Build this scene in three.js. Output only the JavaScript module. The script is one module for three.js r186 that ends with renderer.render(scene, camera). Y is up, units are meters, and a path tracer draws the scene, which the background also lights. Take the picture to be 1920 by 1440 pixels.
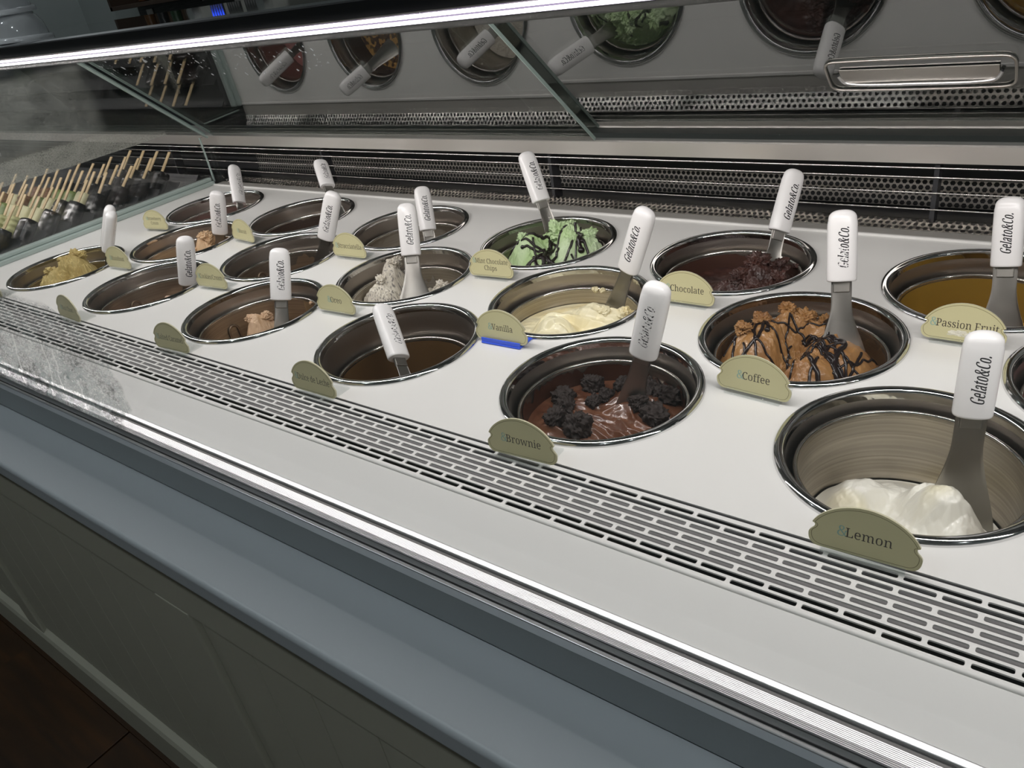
import * as THREE from 'three';
import { mergeGeometries, mergeVertices } from 'three/addons/utils/BufferGeometryUtils.js';
import { RoundedBoxGeometry } from 'three/addons/geometries/RoundedBoxGeometry.js';
import { RectAreaLightUniformsLib } from 'three/addons/lights/RectAreaLightUniformsLib.js';
import { ImprovedNoise } from 'three/addons/math/ImprovedNoise.js';

// ---------------------------------------------------------------- camera, light, exposure
// Lengths below are measured from the white counter plate (y = 0); FLOOR lifts everything so that the floor is y = 0.
const FLOOR = 0.80;
const scene = new THREE.Scene();
scene.background = new THREE.Color(0x050505);
const renderer = new THREE.WebGLRenderer({ antialias: true });
renderer.toneMapping = THREE.LinearToneMapping;
renderer.toneMappingExposure = 1.0;
renderer.shadowMap.enabled = true;
renderer.shadowMap.type = THREE.PCFSoftShadowMap;
const camera = new THREE.PerspectiveCamera(2 * Math.atan(720 / 1456.04) * 180 / Math.PI, 4 / 3, 0.02, 40);
{
  const yaw = -0.7216, pitch = -0.52243, roll = -0.17857;
  const d = new THREE.Vector3(Math.sin(yaw) * Math.cos(pitch), Math.sin(pitch), -Math.cos(yaw) * Math.cos(pitch));
  const r = d.clone().cross(new THREE.Vector3(0, 1, 0)).normalize(), u = r.clone().cross(d);
  camera.up.copy(r.multiplyScalar(-Math.sin(roll)).add(u.multiplyScalar(Math.cos(roll))));
  camera.position.set(0.09602, 0.43215 + FLOOR, 0.59354);
  camera.lookAt(camera.position.clone().add(d));
}
RectAreaLightUniformsLib.init();
const LED_COLOR = new THREE.Color().setRGB(1, 0.965, 0.95);
const LED_X0 = -3.3, LED_X1 = 0.8;
// the canopy bar carries two diode lines on its face and one unseen wide strip on its rear, placed to light the back rows: [y, z, width, tilt from straight down towards the customer, power]
const LED_STRIPS = [[0.3786, 0.0705, 0.0026, 1.35, 118], [0.3830, 0.0705, 0.0026, 1.35, 118], [0.3805, 0.0440, 0.0110, -1.06, 76]];
for (const [y, z, w, t, power] of LED_STRIPS) {
  const n = new THREE.Vector3(0, -Math.cos(t), Math.sin(t));
  const l = new THREE.RectAreaLight(LED_COLOR, power, LED_X1 - LED_X0, w);
  l.position.set((LED_X0 + LED_X1) / 2, y + FLOOR, z).addScaledVector(n, 0.0016);
  l.lookAt(l.position.clone().add(n));
  scene.add(l);
}
const ROOM_LAMP = 1.05, ROOM_COLOR = new THREE.Color().setRGB(0.9, 0.97, 1);
const ROOM_LAMPS = [[-2.6, 1.15], [-1.2, 1.1], [0.4, 1.15], [1.8, 1.1], [-3.6, -1.3], [-5.0, -1.4]];  // ceiling lamps out of view, placed to light the room and the ledge dimly

// ---------------------------------------------------------------- helpers
function rng(seed) { let a = seed >>> 0; return () => { a = (a + 0x6D2B79F5) | 0; let t = Math.imul(a ^ (a >>> 15), 1 | a); t = (t + Math.imul(t ^ (t >>> 7), 61 | t)) ^ t; return ((t ^ (t >>> 14)) >>> 0) / 4294967296; }; }
const perlin = new ImprovedNoise();
const noise = (x, y, z = 0) => perlin.noise(x + 17.3, y + 5.1, z + 9.7);
function fbm(x, y, z = 0, o = 4) { let s = 0, a = 0.5; for (let i = 0; i < o; i++) { s += a * noise(x, y, z + i * 3.1); x *= 2.03; y *= 2.03; a *= 0.5; } return s; }
const smooth = (a, b, t) => { t = Math.min(1, Math.max(0, (t - a) / (b - a))); return t * t * (3 - 2 * t); };
const V = (x, y, z) => new THREE.Vector3(x, y, z);
const used = {};
function numbered(n) { used[n] = (used[n] ?? -1) + 1; return used[n] ? `${n}_${String(used[n]).padStart(3, '0')}` : n; }
function shadows(o) { o.traverse(m => { if (m.isMesh) { m.castShadow = m.receiveShadow = true; } }); }
function mesh(name, geo, mat, parent, label) {
  const g = Array.isArray(geo) ? mergeGeometries(geo.map(q => q.index ? q.toNonIndexed() : q)) : geo;
  const m = new THREE.Mesh(g, mat); m.name = name; m.castShadow = m.receiveShadow = true;
  if (label) m.userData.label = label;
  if (parent) parent.add(m);
  return m;
}
function tag(o, label, category, group) { o.userData.label = label; o.userData.category = category; if (group) o.userData.group = group; return o; }
function put(o) { o.position.y += FLOOR; scene.add(o); return o; }
function thing(name, label, category, [x, y, z] = [0, 0, 0], group) {
  const o = new THREE.Group(); o.name = numbered(name); o.position.set(x, y, z); tag(o, label, category, group); return put(o);
}
function structure(name, geo, mat) { const m = mesh(name, geo, mat); m.userData.kind = 'structure'; return put(m); }
function box(x0, x1, y0, y1, z0, z1) { const g = new THREE.BoxGeometry(x1 - x0, y1 - y0, z1 - z0); g.translate((x0 + x1) / 2, (y0 + y1) / 2, (z0 + z1) / 2); return g; }
function rbox(x0, x1, y0, y1, z0, z1, r = 0.002, s = 2) { const g = new RoundedBoxGeometry(x1 - x0, y1 - y0, z1 - z0, s, r); g.translate((x0 + x1) / 2, (y0 + y1) / 2, (z0 + z1) / 2); return g; }
// a profile of [z, y] points carried along x
function profile(pts, x0, x1, closed = true) {
  const s = new THREE.Shape(pts.map(([z, y]) => new THREE.Vector2(-z, y)));
  const g = new THREE.ExtrudeGeometry(s, { depth: x1 - x0, bevelEnabled: false });
  g.rotateY(Math.PI / 2); g.translate(x0, 0, 0); return g;
}
function lathe(pts, seg = 64) { return new THREE.LatheGeometry(pts.map(([r, y]) => new THREE.Vector2(r, y)), seg); }
function tube(pts, r, seg = 24, rs = 6) { return new THREE.TubeGeometry(new THREE.CatmullRomCurve3(pts.map(q => V(...q))), seg, r, rs); }
function dataTexture(w, h, fn, srgb = false) {
  const d = new Uint8Array(w * h * 4);
  for (let y = 0; y < h; y++) for (let x = 0; x < w; x++) { const c = fn(x / w, y / h, x, y); const i = (y * w + x) * 4; for (let k = 0; k < 4; k++) d[i + k] = Math.max(0, Math.min(255, Math.round((c[k] ?? 1) * 255))); }
  const t = new THREE.DataTexture(d, w, h); t.magFilter = THREE.LinearFilter; t.minFilter = THREE.LinearMipmapLinearFilter; t.generateMipmaps = true; t.wrapS = t.wrapT = THREE.RepeatWrapping; if (srgb) t.colorSpace = THREE.SRGBColorSpace; t.needsUpdate = true; return t;
}
const lin = (r, g, b) => new THREE.Color().setRGB(r, g, b);
const std = (c, roughness = 0.5, metalness = 0, more = {}) => new THREE.MeshStandardMaterial({ color: c, roughness, metalness, side: THREE.DoubleSide, ...more });
const phys = (c, more) => new THREE.MeshPhysicalMaterial({ color: c, side: THREE.DoubleSide, ...more });

// ---------------------------------------------------------------- materials
const grainRand = rng(4);
const streaks = dataTexture(256, 256, (() => { const rows = Array.from({ length: 256 }, () => grainRand()); return (u, v, x, y) => { const k = 0.5 + 0.3 * (rows[y] - 0.5) + 0.35 * noise(x / 40, y * 1.7, 3); return [k, k, k]; }; })());
streaks.repeat.set(2, 2);
const brushed = dataTexture(256, 512, (() => { const r = rng(8), rows = Array.from({ length: 512 }, () => r()); return (u, v, x, y) => { const k = 0.86 + 0.10 * (rows[y] - 0.5) + 0.09 * noise(x / 50, y * 0.9, 6) + 0.10 * fbm(u * 4, v * 6, 2); return [k, k, k * 0.99]; }; })(), true);
const M = {
  white: std(lin(0.80, 0.79, 0.765), 0.42),
  lacquer: std(lin(0.70, 0.70, 0.68), 0.38),
  greySheet: std(lin(0.18, 0.175, 0.175), 0.6),
  black: std(lin(0.012, 0.012, 0.013), 0.5),
  gloss: std(lin(0.006, 0.007, 0.008), 0.12),
  chrome: std(lin(0.72, 0.72, 0.72), 0.07, 1),
  collarWall: std(lin(0.50, 0.455, 0.41), 0.36, 1, { bumpMap: streaks, bumpScale: 0.0001 }),
  pan: std(lin(0.60, 0.545, 0.475), 0.36, 1, { map: brushed, bumpMap: streaks, bumpScale: 0.00012 }),
  panRim: std(lin(0.7, 0.68, 0.65), 0.16, 1),
  blade: std(lin(0.34, 0.325, 0.30), 0.38, 1, { bumpMap: streaks, bumpScale: 0.0001 }),
  alu: std(lin(0.86, 0.86, 0.87), 0.32, 1),
  steel: std(lin(0.62, 0.60, 0.57), 0.16, 1),
  steelDull: std(lin(0.55, 0.52, 0.48), 0.33, 1),
  louvre: std(lin(0.62, 0.60, 0.57), 0.2, 1),
  dark: std(lin(0.03, 0.03, 0.034), 0.4),
  strip: std(lin(0.045, 0.045, 0.04), 0.5),
  fascia: std(lin(0.30, 0.325, 0.33), 0.42, 0.2),
  ledge: std(lin(0.50, 0.54, 0.57), 0.4),
  board: std(lin(0.50, 0.49, 0.40), 0.55),
  gasket: std(lin(0.01, 0.01, 0.01), 0.7),
  handle: std(lin(0.80, 0.79, 0.785), 0.25),
  glass: phys(lin(0.985, 0.984, 0.980), { roughness: 0, metalness: 0, transmission: 1, thickness: 0, ior: 1.5 }),
  tinted: phys(lin(0.55, 0.58, 0.56), { roughness: 0, metalness: 0, transmission: 1, thickness: 0, ior: 2.5 }),
  acrylic: phys(lin(0.96, 0.97, 0.97), { roughness: 0.03, transmission: 1, thickness: 0, ior: 1.49 }),
  glassEdge: phys(lin(0.30, 0.38, 0.35), { roughness: 0.2 }),
  led: new THREE.MeshStandardMaterial({ color: 0x000000, emissive: LED_COLOR, emissiveIntensity: 6, roughness: 0.6 }),
};

// ---------------------------------------------------------------- the room
const X0 = -6.2, X1 = 3.2, Z0 = -2.6, Z1 = 3.6, TOP = 1.95;
{
  const woodTex = dataTexture(512, 512, (u, v) => {
    const g = 0.5 + 0.5 * Math.sin((v * 60 + 4 * fbm(u * 3, v * 14, 1)) * 2.2), n = 0.5 + fbm(u * 4, v * 40, 7);
    const k = 0.55 + 0.25 * g * n + 0.25 * n; return [0.34 * k, 0.22 * k, 0.12 * k];
  }, true);
  const floorMat = std(lin(0.82, 0.74, 0.40), 0.45, 0, { map: woodTex });
  structure('floor', box(X0, X1, -FLOOR - 0.1, -FLOOR - 0.012, Z0, Z1), std(lin(0.012, 0.01, 0.008), 0.8));
  const floor = scene.children[scene.children.length - 1];
  // wood-look floor tiles, laid lengthwise
  const tl = 0.9, tw = 0.3, gap = 0.004, base = rbox(0, tl - gap, -0.011, 0, 0, tw - gap, 0.0015, 1);
  base.setAttribute('uv', new THREE.BufferAttribute(new Float32Array(base.attributes.position.count * 2), 2));
  const variants = [0, 1, 2].map(k => { const g = base.clone(), p = g.attributes.position, u = g.attributes.uv; for (let i = 0; i < p.count; i++) u.setXY(i, p.getX(i) / 1.2 + k * 0.31, p.getZ(i) / 1.2 + k * 0.37); return g; });
  let n = 0;
  for (let j = 0; j < 5; j++) for (let i = 0; i < 6; i++) {
    const t = mesh('floor_tile', variants[(i * 2 + j) % 3], floorMat, floor);
    t.position.set(-3.05 + i * tl + (j % 2) * 0.45, -FLOOR - 0.001, 0.37 + j * tw); n++;
  }
  const rest = [[X0, X1, 1.87, Z1], [X0, -3.06, 0.37, 1.87], [2.8, X1, 0.37, 1.87], [X0, X1, Z0, 0.37]];
  for (const [a, b, c, d] of rest) mesh('floor_field', box(a, b, -FLOOR - 0.011, -FLOOR, c, d), floorMat, floor);
  const wallMat = std(lin(0.30, 0.33, 0.32), 0.7);
  structure('wall_back', box(X0, X1, -FLOOR, TOP, Z0 - 0.1, Z0), wallMat);
  structure('wall_front', box(X0, X1, -FLOOR, TOP, Z1, Z1 + 0.1), wallMat);
  structure('wall_left', box(X0 - 0.1, X0, -FLOOR, TOP, Z0, Z1), wallMat);
  structure('wall_right', box(X1, X1 + 0.1, -FLOOR, TOP, Z0, Z1), wallMat);
  structure('ceiling', box(X0, X1, TOP, TOP + 0.1, Z0, Z1), wallMat);
  for (const [x, z] of ROOM_LAMPS) {
    const d = thing('unseen_ceiling_downlight', 'small round recessed ceiling downlight out of view, lighting the shop', 'ceiling light', [x, TOP, z], 'ceiling downlights');
    mesh('trim_ring', lathe([[0.03, -0.004], [0.045, -0.006], [0.05, 0]], 32), M.alu, d);
    const b = mesh('led_bulb', new THREE.SphereGeometry(0.018, 16, 10), new THREE.MeshStandardMaterial({ color: 0x000000, emissive: ROOM_COLOR, emissiveIntensity: 60 }), d); b.position.y = -0.022;
    const s = new THREE.PointLight(ROOM_COLOR, ROOM_LAMP, 0, 2); s.position.set(x, TOP - 0.022 + FLOOR, z); s.castShadow = true; scene.add(s);
  }
}

// ---------------------------------------------------------------- layout of the tubs
const PITCH = 0.30346, ROW = 0.17542;
const tubs = [];
for (const [j, r] of ['A', 'B', 'C'].entries()) for (let i = 0; i < 6; i++) tubs.push({ key: r + i, x: -i * PITCH + (j === 1 ? PITCH / 2 : 0), z: -j * ROW });
const T = Object.fromEntries(tubs.map(t => [t.key, t]));
const CX0 = -1.735, CX1 = 0.78, LX0 = -3.35;

// ---------------------------------------------------------------- counter plate with its chrome collars
{
  const plate = thing('counter_plate', 'white counter plate with eighteen round tub openings in staggered rows', 'counter plate');
  const s = new THREE.Shape([V(CX0 + 0.02, -0.1325), V(CX1, -0.1325), V(CX1, 0.481), V(CX0 + 0.02, 0.481)].map(q => new THREE.Vector2(q.x, q.y)));
  for (const t of tubs) { const h = new THREE.Path(); h.absarc(t.x, -t.z, 0.1045, 0, Math.PI * 2, true); s.holes.push(h); }
  const g = new THREE.ExtrudeGeometry(s, { depth: 0.004, bevelEnabled: false, curveSegments: 48 }); g.rotateX(-Math.PI / 2); g.translate(0, -0.004, 0);
  mesh('plate', g, M.white, plate);
  mesh('rear_lip', rbox(CX0 + 0.02, CX1, -0.004, 0.003, -0.486, -0.481, 0.001), M.white, plate);
  const ring = [[0.1105, -0.0005]];
  for (let k = 0; k <= 12; k++) { const a = Math.PI * k / 12; ring.push([0.1052 + 0.0052 * Math.cos(a), 0.0050 * Math.sin(a) ** 0.9]); }
  ring.push([0.0996, -0.005]);
  const collar = lathe(ring, 96), wall = lathe([[0.0996, -0.005], [0.0992, -0.012], [0.0985, -0.05], [0.0985, -0.075]], 96);
  for (const t of tubs) {
    const c = mesh('collar', collar, M.chrome, plate, 'polished steel ring around a tub opening'); c.position.set(t.x, 0, t.z);
    mesh('collar_wall', wall, M.collarWall, c);
  }
}

// ---------------------------------------------------------------- slotted air grille in front of the plate
{
  const gr = thing('air_grille', 'white slotted air grille running along the front of the counter plate', 'grille');
  const px = 0.0519, pz = 0.00713, sl = 0.0485, sw = 0.0046;
  const cell = new THREE.Shape([[0, 0], [px, 0], [px, pz], [0, pz]].map(q => new THREE.Vector2(...q)));
  const hole = new THREE.Path(), r = 0.0014, a = (px - sl) / 2, b = px - a, c = (pz - sw) / 2, d = pz - c;
  hole.moveTo(a + r, c); hole.absarc(a + r, c + r, r, -Math.PI / 2, Math.PI, true); hole.lineTo(a, d - r); hole.absarc(a + r, d - r, r, Math.PI, Math.PI / 2, true);
  hole.lineTo(b - r, d); hole.absarc(b - r, d - r, r, Math.PI / 2, 0, true); hole.lineTo(b, c + r); hole.absarc(b - r, c + r, r, 0, -Math.PI / 2, true);
  cell.holes.push(hole);
  const cg = new THREE.ExtrudeGeometry(cell, { depth: 0.0014, bevelEnabled: false, curveSegments: 2 }); cg.rotateX(-Math.PI / 2); cg.translate(0, -0.0014, 0);
  const zTop = 0.1428 - pz / 2, all = [];
  for (let k = 0; k < 9; k++) for (let i = -30; i < 19; i++) {
    const x = -0.1805 + i * px + (k % 2 ? px / 2 : 0); if (x < CX0 + 0.03 || x + px > CX1) continue;
    const q = cg.clone(); q.translate(x, 0, zTop + (k + 1) * pz); all.push(q);
  }
  mesh('slotted_sheet', all, M.white, gr);
  mesh('rear_edge', box(CX0 + 0.03, CX1, -0.0014, 0, 0.1360, zTop), M.white, gr);
  mesh('seam_strip', box(CX0 + 0.03, CX1, -0.005, -0.0012, 0.1327, 0.1358), M.gasket, gr, 'black strip between plate and grille');  // black strip laid along the seam
  mesh('front_lip', rbox(CX0 + 0.02, CX1, -0.007, 0.0015, zTop + 9 * pz, 0.2085, 0.0024, 3), M.white, gr);
  mesh('under_sheet', box(CX0 + 0.02, CX1, -0.013, -0.012, 0.1250, zTop + 6 * pz - 0.003), M.greySheet, gr, 'grey sheet seen through the slots');
  for (let i = 0; i < 64; i++) { const x = CX0 + 0.05 + i * 0.0385; mesh('duct_rib', box(x, x + 0.004, -0.075, -0.02, 0.192, 0.206), M.greySheet, gr); }
}

const ripple = dataTexture(256, 64, (u, v) => { const k = 0.5 + 0.6 * fbm(u * 9, v * 3, 4); return [k, k, k]; });
ripple.repeat.set(3, 3);
// ---------------------------------------------------------------- cabinet body: apron, rail, fascia, ledge, boarded front, rear air outlet
{
  const cab = thing('display_cabinet', 'long gelato display cabinet with aluminium front rail and white boarded front', 'display cabinet', [0, -FLOOR, 0]);
  cab.children.length = 0;
  const up = g => { g.translate(0, FLOOR, 0); return g; };
  const P = (n, g, m, l) => mesh(n, Array.isArray(g) ? g.map(up) : up(g), m, cab, l);
  P('apron', profile([[0.2095, 0.0002], [0.245, -0.0006], [0.267, -0.0025], [0.267, -0.010], [0.2095, -0.010]], LX0, CX1), M.lacquer);
  // aluminium rail: raised bead, dark groove, fine ridges, dark seal, bright front bead
  P('rail_bead', rbox(LX0, CX1, -0.010, 0.0012, 0.2672, 0.2735, 0.0012), M.alu, 'bright aluminium bead');
  P('rail_groove', box(LX0, CX1, -0.010, -0.0015, 0.2735, 0.2772), std(lin(0.16, 0.155, 0.15), 0.5, 0.3));
  const ridge = [[0.2772, -0.012]];
  for (let k = 0; k < 11; k++) { const z = 0.2776 + k * 0.00125; ridge.push([z, -0.0006], [z + 0.0008, -0.0006], [z + 0.00095, -0.0013], [z + 0.0012, -0.0013]); }
  ridge.push([0.2915, -0.003], [0.2945, -0.0062], [0.2945, -0.012]);
  P('rail_ridges', profile(ridge, LX0, CX1), M.alu, 'finely ridged aluminium rail');
  P('rail_seal', box(LX0, CX1, -0.014, -0.0052, 0.2945, 0.2985), M.gasket);
  P('rail_front_bead', rbox(LX0, CX1, -0.012, -0.001, 0.2985, 0.3025, 0.0012), M.alu);
  P('fascia', box(LX0, CX1, -0.0500, -0.010, 0.285, 0.3018), M.fascia, 'dark grey fascia strip under the rail');
  P('fascia_gasket', box(LX0, CX1, -0.0535, -0.0502, 0.285, 0.2995), M.gasket);
  P('ledge', rbox(LX0, CX1, -0.082, -0.0537, 0.25, 0.378, 0.006, 4), M.ledge, 'grey ledge with a rounded front edge');
  // boarded front: top rail, stiles and vertical boards set back between them
  const zf = 0.357, zb = 0.348;
  P('top_rail', rbox(LX0, CX1, -0.187, -0.0825, 0.325, zf, 0.0006, 1), M.board);
  P('backing', box(LX0, CX1, -FLOOR + 0.001, -0.0825, 0.300, 0.330), M.board);
  const stiles = [-3.30, -2.42, -1.545, -0.67, 0.205].map(x => [x - 0.075, x]);
  for (const [a, b] of stiles) P('stile', rbox(a, b, -0.71, -0.1875, 0.325, zf, 0.004, 2), M.board);
  for (let i = 0; i < stiles.length - 1; i++) {
    const a = stiles[i][1], b = stiles[i + 1][0], n = 8, w = (b - a) / n;
    for (let k = 0; k < n; k++) P('board', rbox(a + k * w + 0.0008, a + (k + 1) * w - 0.0008, -0.70, -0.1875, 0.328, zb, 0.0016, 1), M.board);
  }
  P('board', rbox(0.206, CX1, -0.70, -0.1875, 0.328, zb, 0.0016, 1), M.board);
  P('bottom_rail', profile([[0.33, -FLOOR + 0.001], [0.362, -FLOOR + 0.001], [0.362, -0.705], [0.358, -0.695], [0.346, -0.684], [0.33, -0.684]], LX0, CX1), M.board);
  // body behind and below
  P('body_floor', box(LX0, CX1, -0.36, -0.35, -0.62, 0.30), M.black);
  P('body_back', box(LX0, CX1, -FLOOR + 0.001, 0.10, -0.66, -0.64), M.steelDull);
  P('body_end', box(CX1, CX1 + 0.02, -FLOOR + 0.001, 0.0, -0.66, 0.30), M.lacquer);
  P('body_end', box(LX0 - 0.02, LX0, -FLOOR + 0.001, 0.0, -0.66, 0.30), M.lacquer);
  // rear air outlet
  P('rear_strip', box(CX0 + 0.02, CX1, -0.004, 0.0004, -0.512, -0.486), std(lin(0.62, 0.60, 0.56), 0.45, 0.55), 'satin steel strip behind the plate');
  P('outlet_back', profile([[-0.632, -0.02], [-0.632, 0.10], [-0.636, 0.10], [-0.636, -0.02]], LX0, CX1), M.black);
  P('outlet_floor', box(LX0, CX1, -0.012, -0.010, -0.636, -0.50), M.black);
  const perf = (x0, x1, rows, pitch, r, place) => {
    const gs = []; const n = Math.floor((x1 - x0) / pitch);
    const s = new THREE.Shape([[0, 0], [pitch, 0], [pitch, pitch * 0.87], [0, pitch * 0.87]].map(q => new THREE.Vector2(...q)));
    const h = new THREE.Path(); h.absarc(pitch / 2, pitch * 0.435, r, 0, Math.PI * 2, true); s.holes.push(h);
    const c = new THREE.ShapeGeometry(s, 3);
    for (let j = 0; j < rows; j++) for (let i = 0; i < n; i++) { const q = c.clone(); q.translate(x0 + i * pitch + (j % 2) * pitch / 2, j * pitch * 0.87, 0); gs.push(q); }
    const g = mergeGeometries(gs); place(g); return g;
  };
  P('perforated_strip', perf(CX0 + 0.02, CX1 - 0.01, 3, 0.0090, 0.0032, g => { g.rotateX(-1.22); g.translate(0, 0.0005, -0.5125); }), M.steel, 'perforated steel air strip');
  P('perforated_screen', perf(CX0 + 0.02, CX1 - 0.01, 5, 0.0090, 0.0037, g => { g.rotateX(-0.10); g.translate(0, -0.006, -0.624); }), M.steelDull, 'perforated steel screen behind the louvres');
  // louvre blades, each with a bright nose
  for (const [y, z] of [[0.0235, -0.531], [0.0462, -0.531], [0.0672, -0.531], [0.0798, -0.531]]) {
    const g = rbox(LX0, CX1, -0.0009, 0.0009, -0.026, 0, 0.0007, 2); g.rotateX(-0.35); g.translate(0, y, z);
    P('louvre_blade', g, M.louvre, 'thin steel louvre blade');
  }
  for (let x = -3.2; x < CX1; x += 0.62) { P('louvre_bracket', box(x, x + 0.006, 0.0, 0.082, -0.560, -0.536), M.dark); }
  P('outlet_roof', box(LX0, CX1, 0.1005, 0.104, -0.636, -0.5455), M.steelDull);
  P('steel_band', profile([[-0.530, 0.0865], [-0.5285, 0.0865], [-0.5285, 0.1085], [-0.5305, 0.1105], [-0.545, 0.1105], [-0.545, 0.0865]], LX0, CX1), std(lin(0.85, 0.81, 0.76), 0.28, 0.75, { bumpMap: ripple, bumpScale: 0.0004 }), 'polished steel band under the sliding doors');
}

// ---------------------------------------------------------------- sloping rear doors, canopy and glass
const SLOPE = 43.3 * Math.PI / 180;
const onSlope = (s, off = 0) => [0.1115 + s * Math.sin(SLOPE) + off * Math.cos(SLOPE), -0.530 + s * Math.cos(SLOPE) - off * Math.sin(SLOPE)];   // [y, z]
function slopePane(x0, x1, s0, s1, off, t) { const g = new THREE.BoxGeometry(x1 - x0, s1 - s0, t); g.translate(0, (s0 + s1) / 2, 0); g.rotateX(Math.PI / 2 - SLOPE); const [y, z] = onSlope(0, off); g.translate((x0 + x1) / 2, y, z); return g; }
function door(x0, x1, off, label, handleX) {
  const d = thing('sliding_door', label, 'sliding door');
  mesh('pane', slopePane(x0, x1, 0.002, 0.405, off, 0.005), M.tinted, d);
  for (const x of [x0, x1]) mesh('pane_edge', slopePane(x - 0.0008, x + 0.0008, 0.002, 0.405, off, 0.0054), M.glassEdge, d, 'pale ground glass edge');
  if (handleX) {
    const pts = [], w = 0.098, h = 0.030, r = 0.012;
    for (const [cx, cy, a0] of [[w - r, h - r, 0], [-w + r, h - r, 90], [-w + r, -h + r, 180], [w - r, -h + r, 270]]) for (let k = 0; k <= 4; k++) { const a = (a0 + k * 22.5) * Math.PI / 180; pts.push(V(cx + r * Math.cos(a), cy + r * Math.sin(a), 0)); }
    const frame = new THREE.TubeGeometry(new THREE.CatmullRomCurve3(pts, true), 120, 0.0016, 6, true);
    const lip = tube([[-w + 0.012, 0.002, 0], [-w + 0.018, -0.012, 0.001], [-w + 0.03, -0.015, 0.002], [0, -0.015, 0.003], [w - 0.03, -0.015, 0.002], [w - 0.018, -0.012, 0.001], [w - 0.012, 0.002, 0]], 0.0022, 60, 8);
    const cup = new THREE.BoxGeometry(2 * w - 0.03, 0.026, 0.0016, 1, 1, 1);
    for (const [n, g, m] of [['handle_frame', frame, M.steelDull], ['handle_lip', lip, M.alu], ['handle_cup', cup, M.steelDull]]) {
      g.rotateX(Math.PI / 2 - SLOPE); const [y, z] = onSlope(0.148, off - 0.0045); g.translate(handleX, y, z); mesh(n, g, m, d);
    }
  }
}
door(-0.70, CX1, 0.0135, 'tinted sliding glass door with a long recessed pull handle', -0.112);
door(CX0 + 0.02, -0.613, 0.0, 'tinted sliding glass door over the chocolate and mint tubs, lapping its neighbour');
{
  const d = scene.children[scene.children.length - 1], rr = rng(55), gs = [];
  for (let i = 0; i < 420; i++) { const x = -1.70 + 0.72 * rr() ** 1.2, s0 = 0.372 - 0.13 * rr() ** 1.7 - 0.02 * (x + 1.2), r = 0.0007 + 0.0016 * rr() ** 3, q = new THREE.SphereGeometry(r, 7, 5); q.scale(0.8, 1 + 2.2 * rr() ** 3, 0.45); q.rotateX(Math.PI / 2 - SLOPE); const [y, z] = onSlope(s0, -0.0027); q.translate(x, y, z); gs.push(q); }
  const m = mesh('water_droplets', gs, phys(lin(0.9, 0.93, 0.95), { roughness: 0.02, transmission: 0.7, thickness: 0, ior: 1.4 }), d, 'water droplets running down the glass'); m.userData.kind = 'stuff';
}
door(LX0, CX0 - 0.02, 0.0, 'tinted sloping glass door over the popsicle trays');
{
  const c = thing('light_canopy', 'black canopy bar along the top of the cabinet with a twin line light strip', 'canopy');
  mesh('lower_strip', profile([[0.058, 0.3722], [0.0665, 0.3712], [0.0670, 0.3762], [0.050, 0.3764]], LX0, CX1), M.strip, c, 'dark grey strip under the lights');
  mesh('light_housing', profile([[0.050, 0.3766], [0.0685, 0.3766], [0.0685, 0.3864], [0.050, 0.3864]], LX0, CX1), std(lin(0.10, 0.08, 0.14), 0.5), c);
  for (const [y, z, w, t] of LED_STRIPS) {  // the last strip, on the rear, is unseen and lights the back rows
    const g = new THREE.BoxGeometry(LED_X1 - LED_X0, w, 0.0014); g.rotateX(Math.PI / 2 - t); g.translate((LED_X0 + LED_X1) / 2, y, z); mesh('led_line', g, M.led, c, 'glowing white diode line, the rear one unseen');
  }
  mesh('fascia', profile([[0.050, 0.3868], [0.0868, 0.3868], [0.0880, 0.3880], [0.0880, 0.4008], [0.0868, 0.4022], [0.050, 0.4022]], LX0, CX1), std(lin(0.005, 0.005, 0.006), 0.35), c, 'black fascia');
  mesh('top_shelf', box(LX0, CX1, 0.3965, 0.4022, -0.262, 0.050), std(lin(0.02, 0.024, 0.024), 0.05), c, 'glossy dark glass shelf');
  for (const x of [LX0, CX1 - 0.03]) mesh('post', box(x, x + 0.03, 0.0, 0.395, -0.68, -0.65), M.dark, c);
  for (const x of [LX0, CX1 - 0.03]) mesh('arm', box(x, x + 0.03, 0.375, 0.395, -0.65, 0.05), M.dark, c);
}
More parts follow.
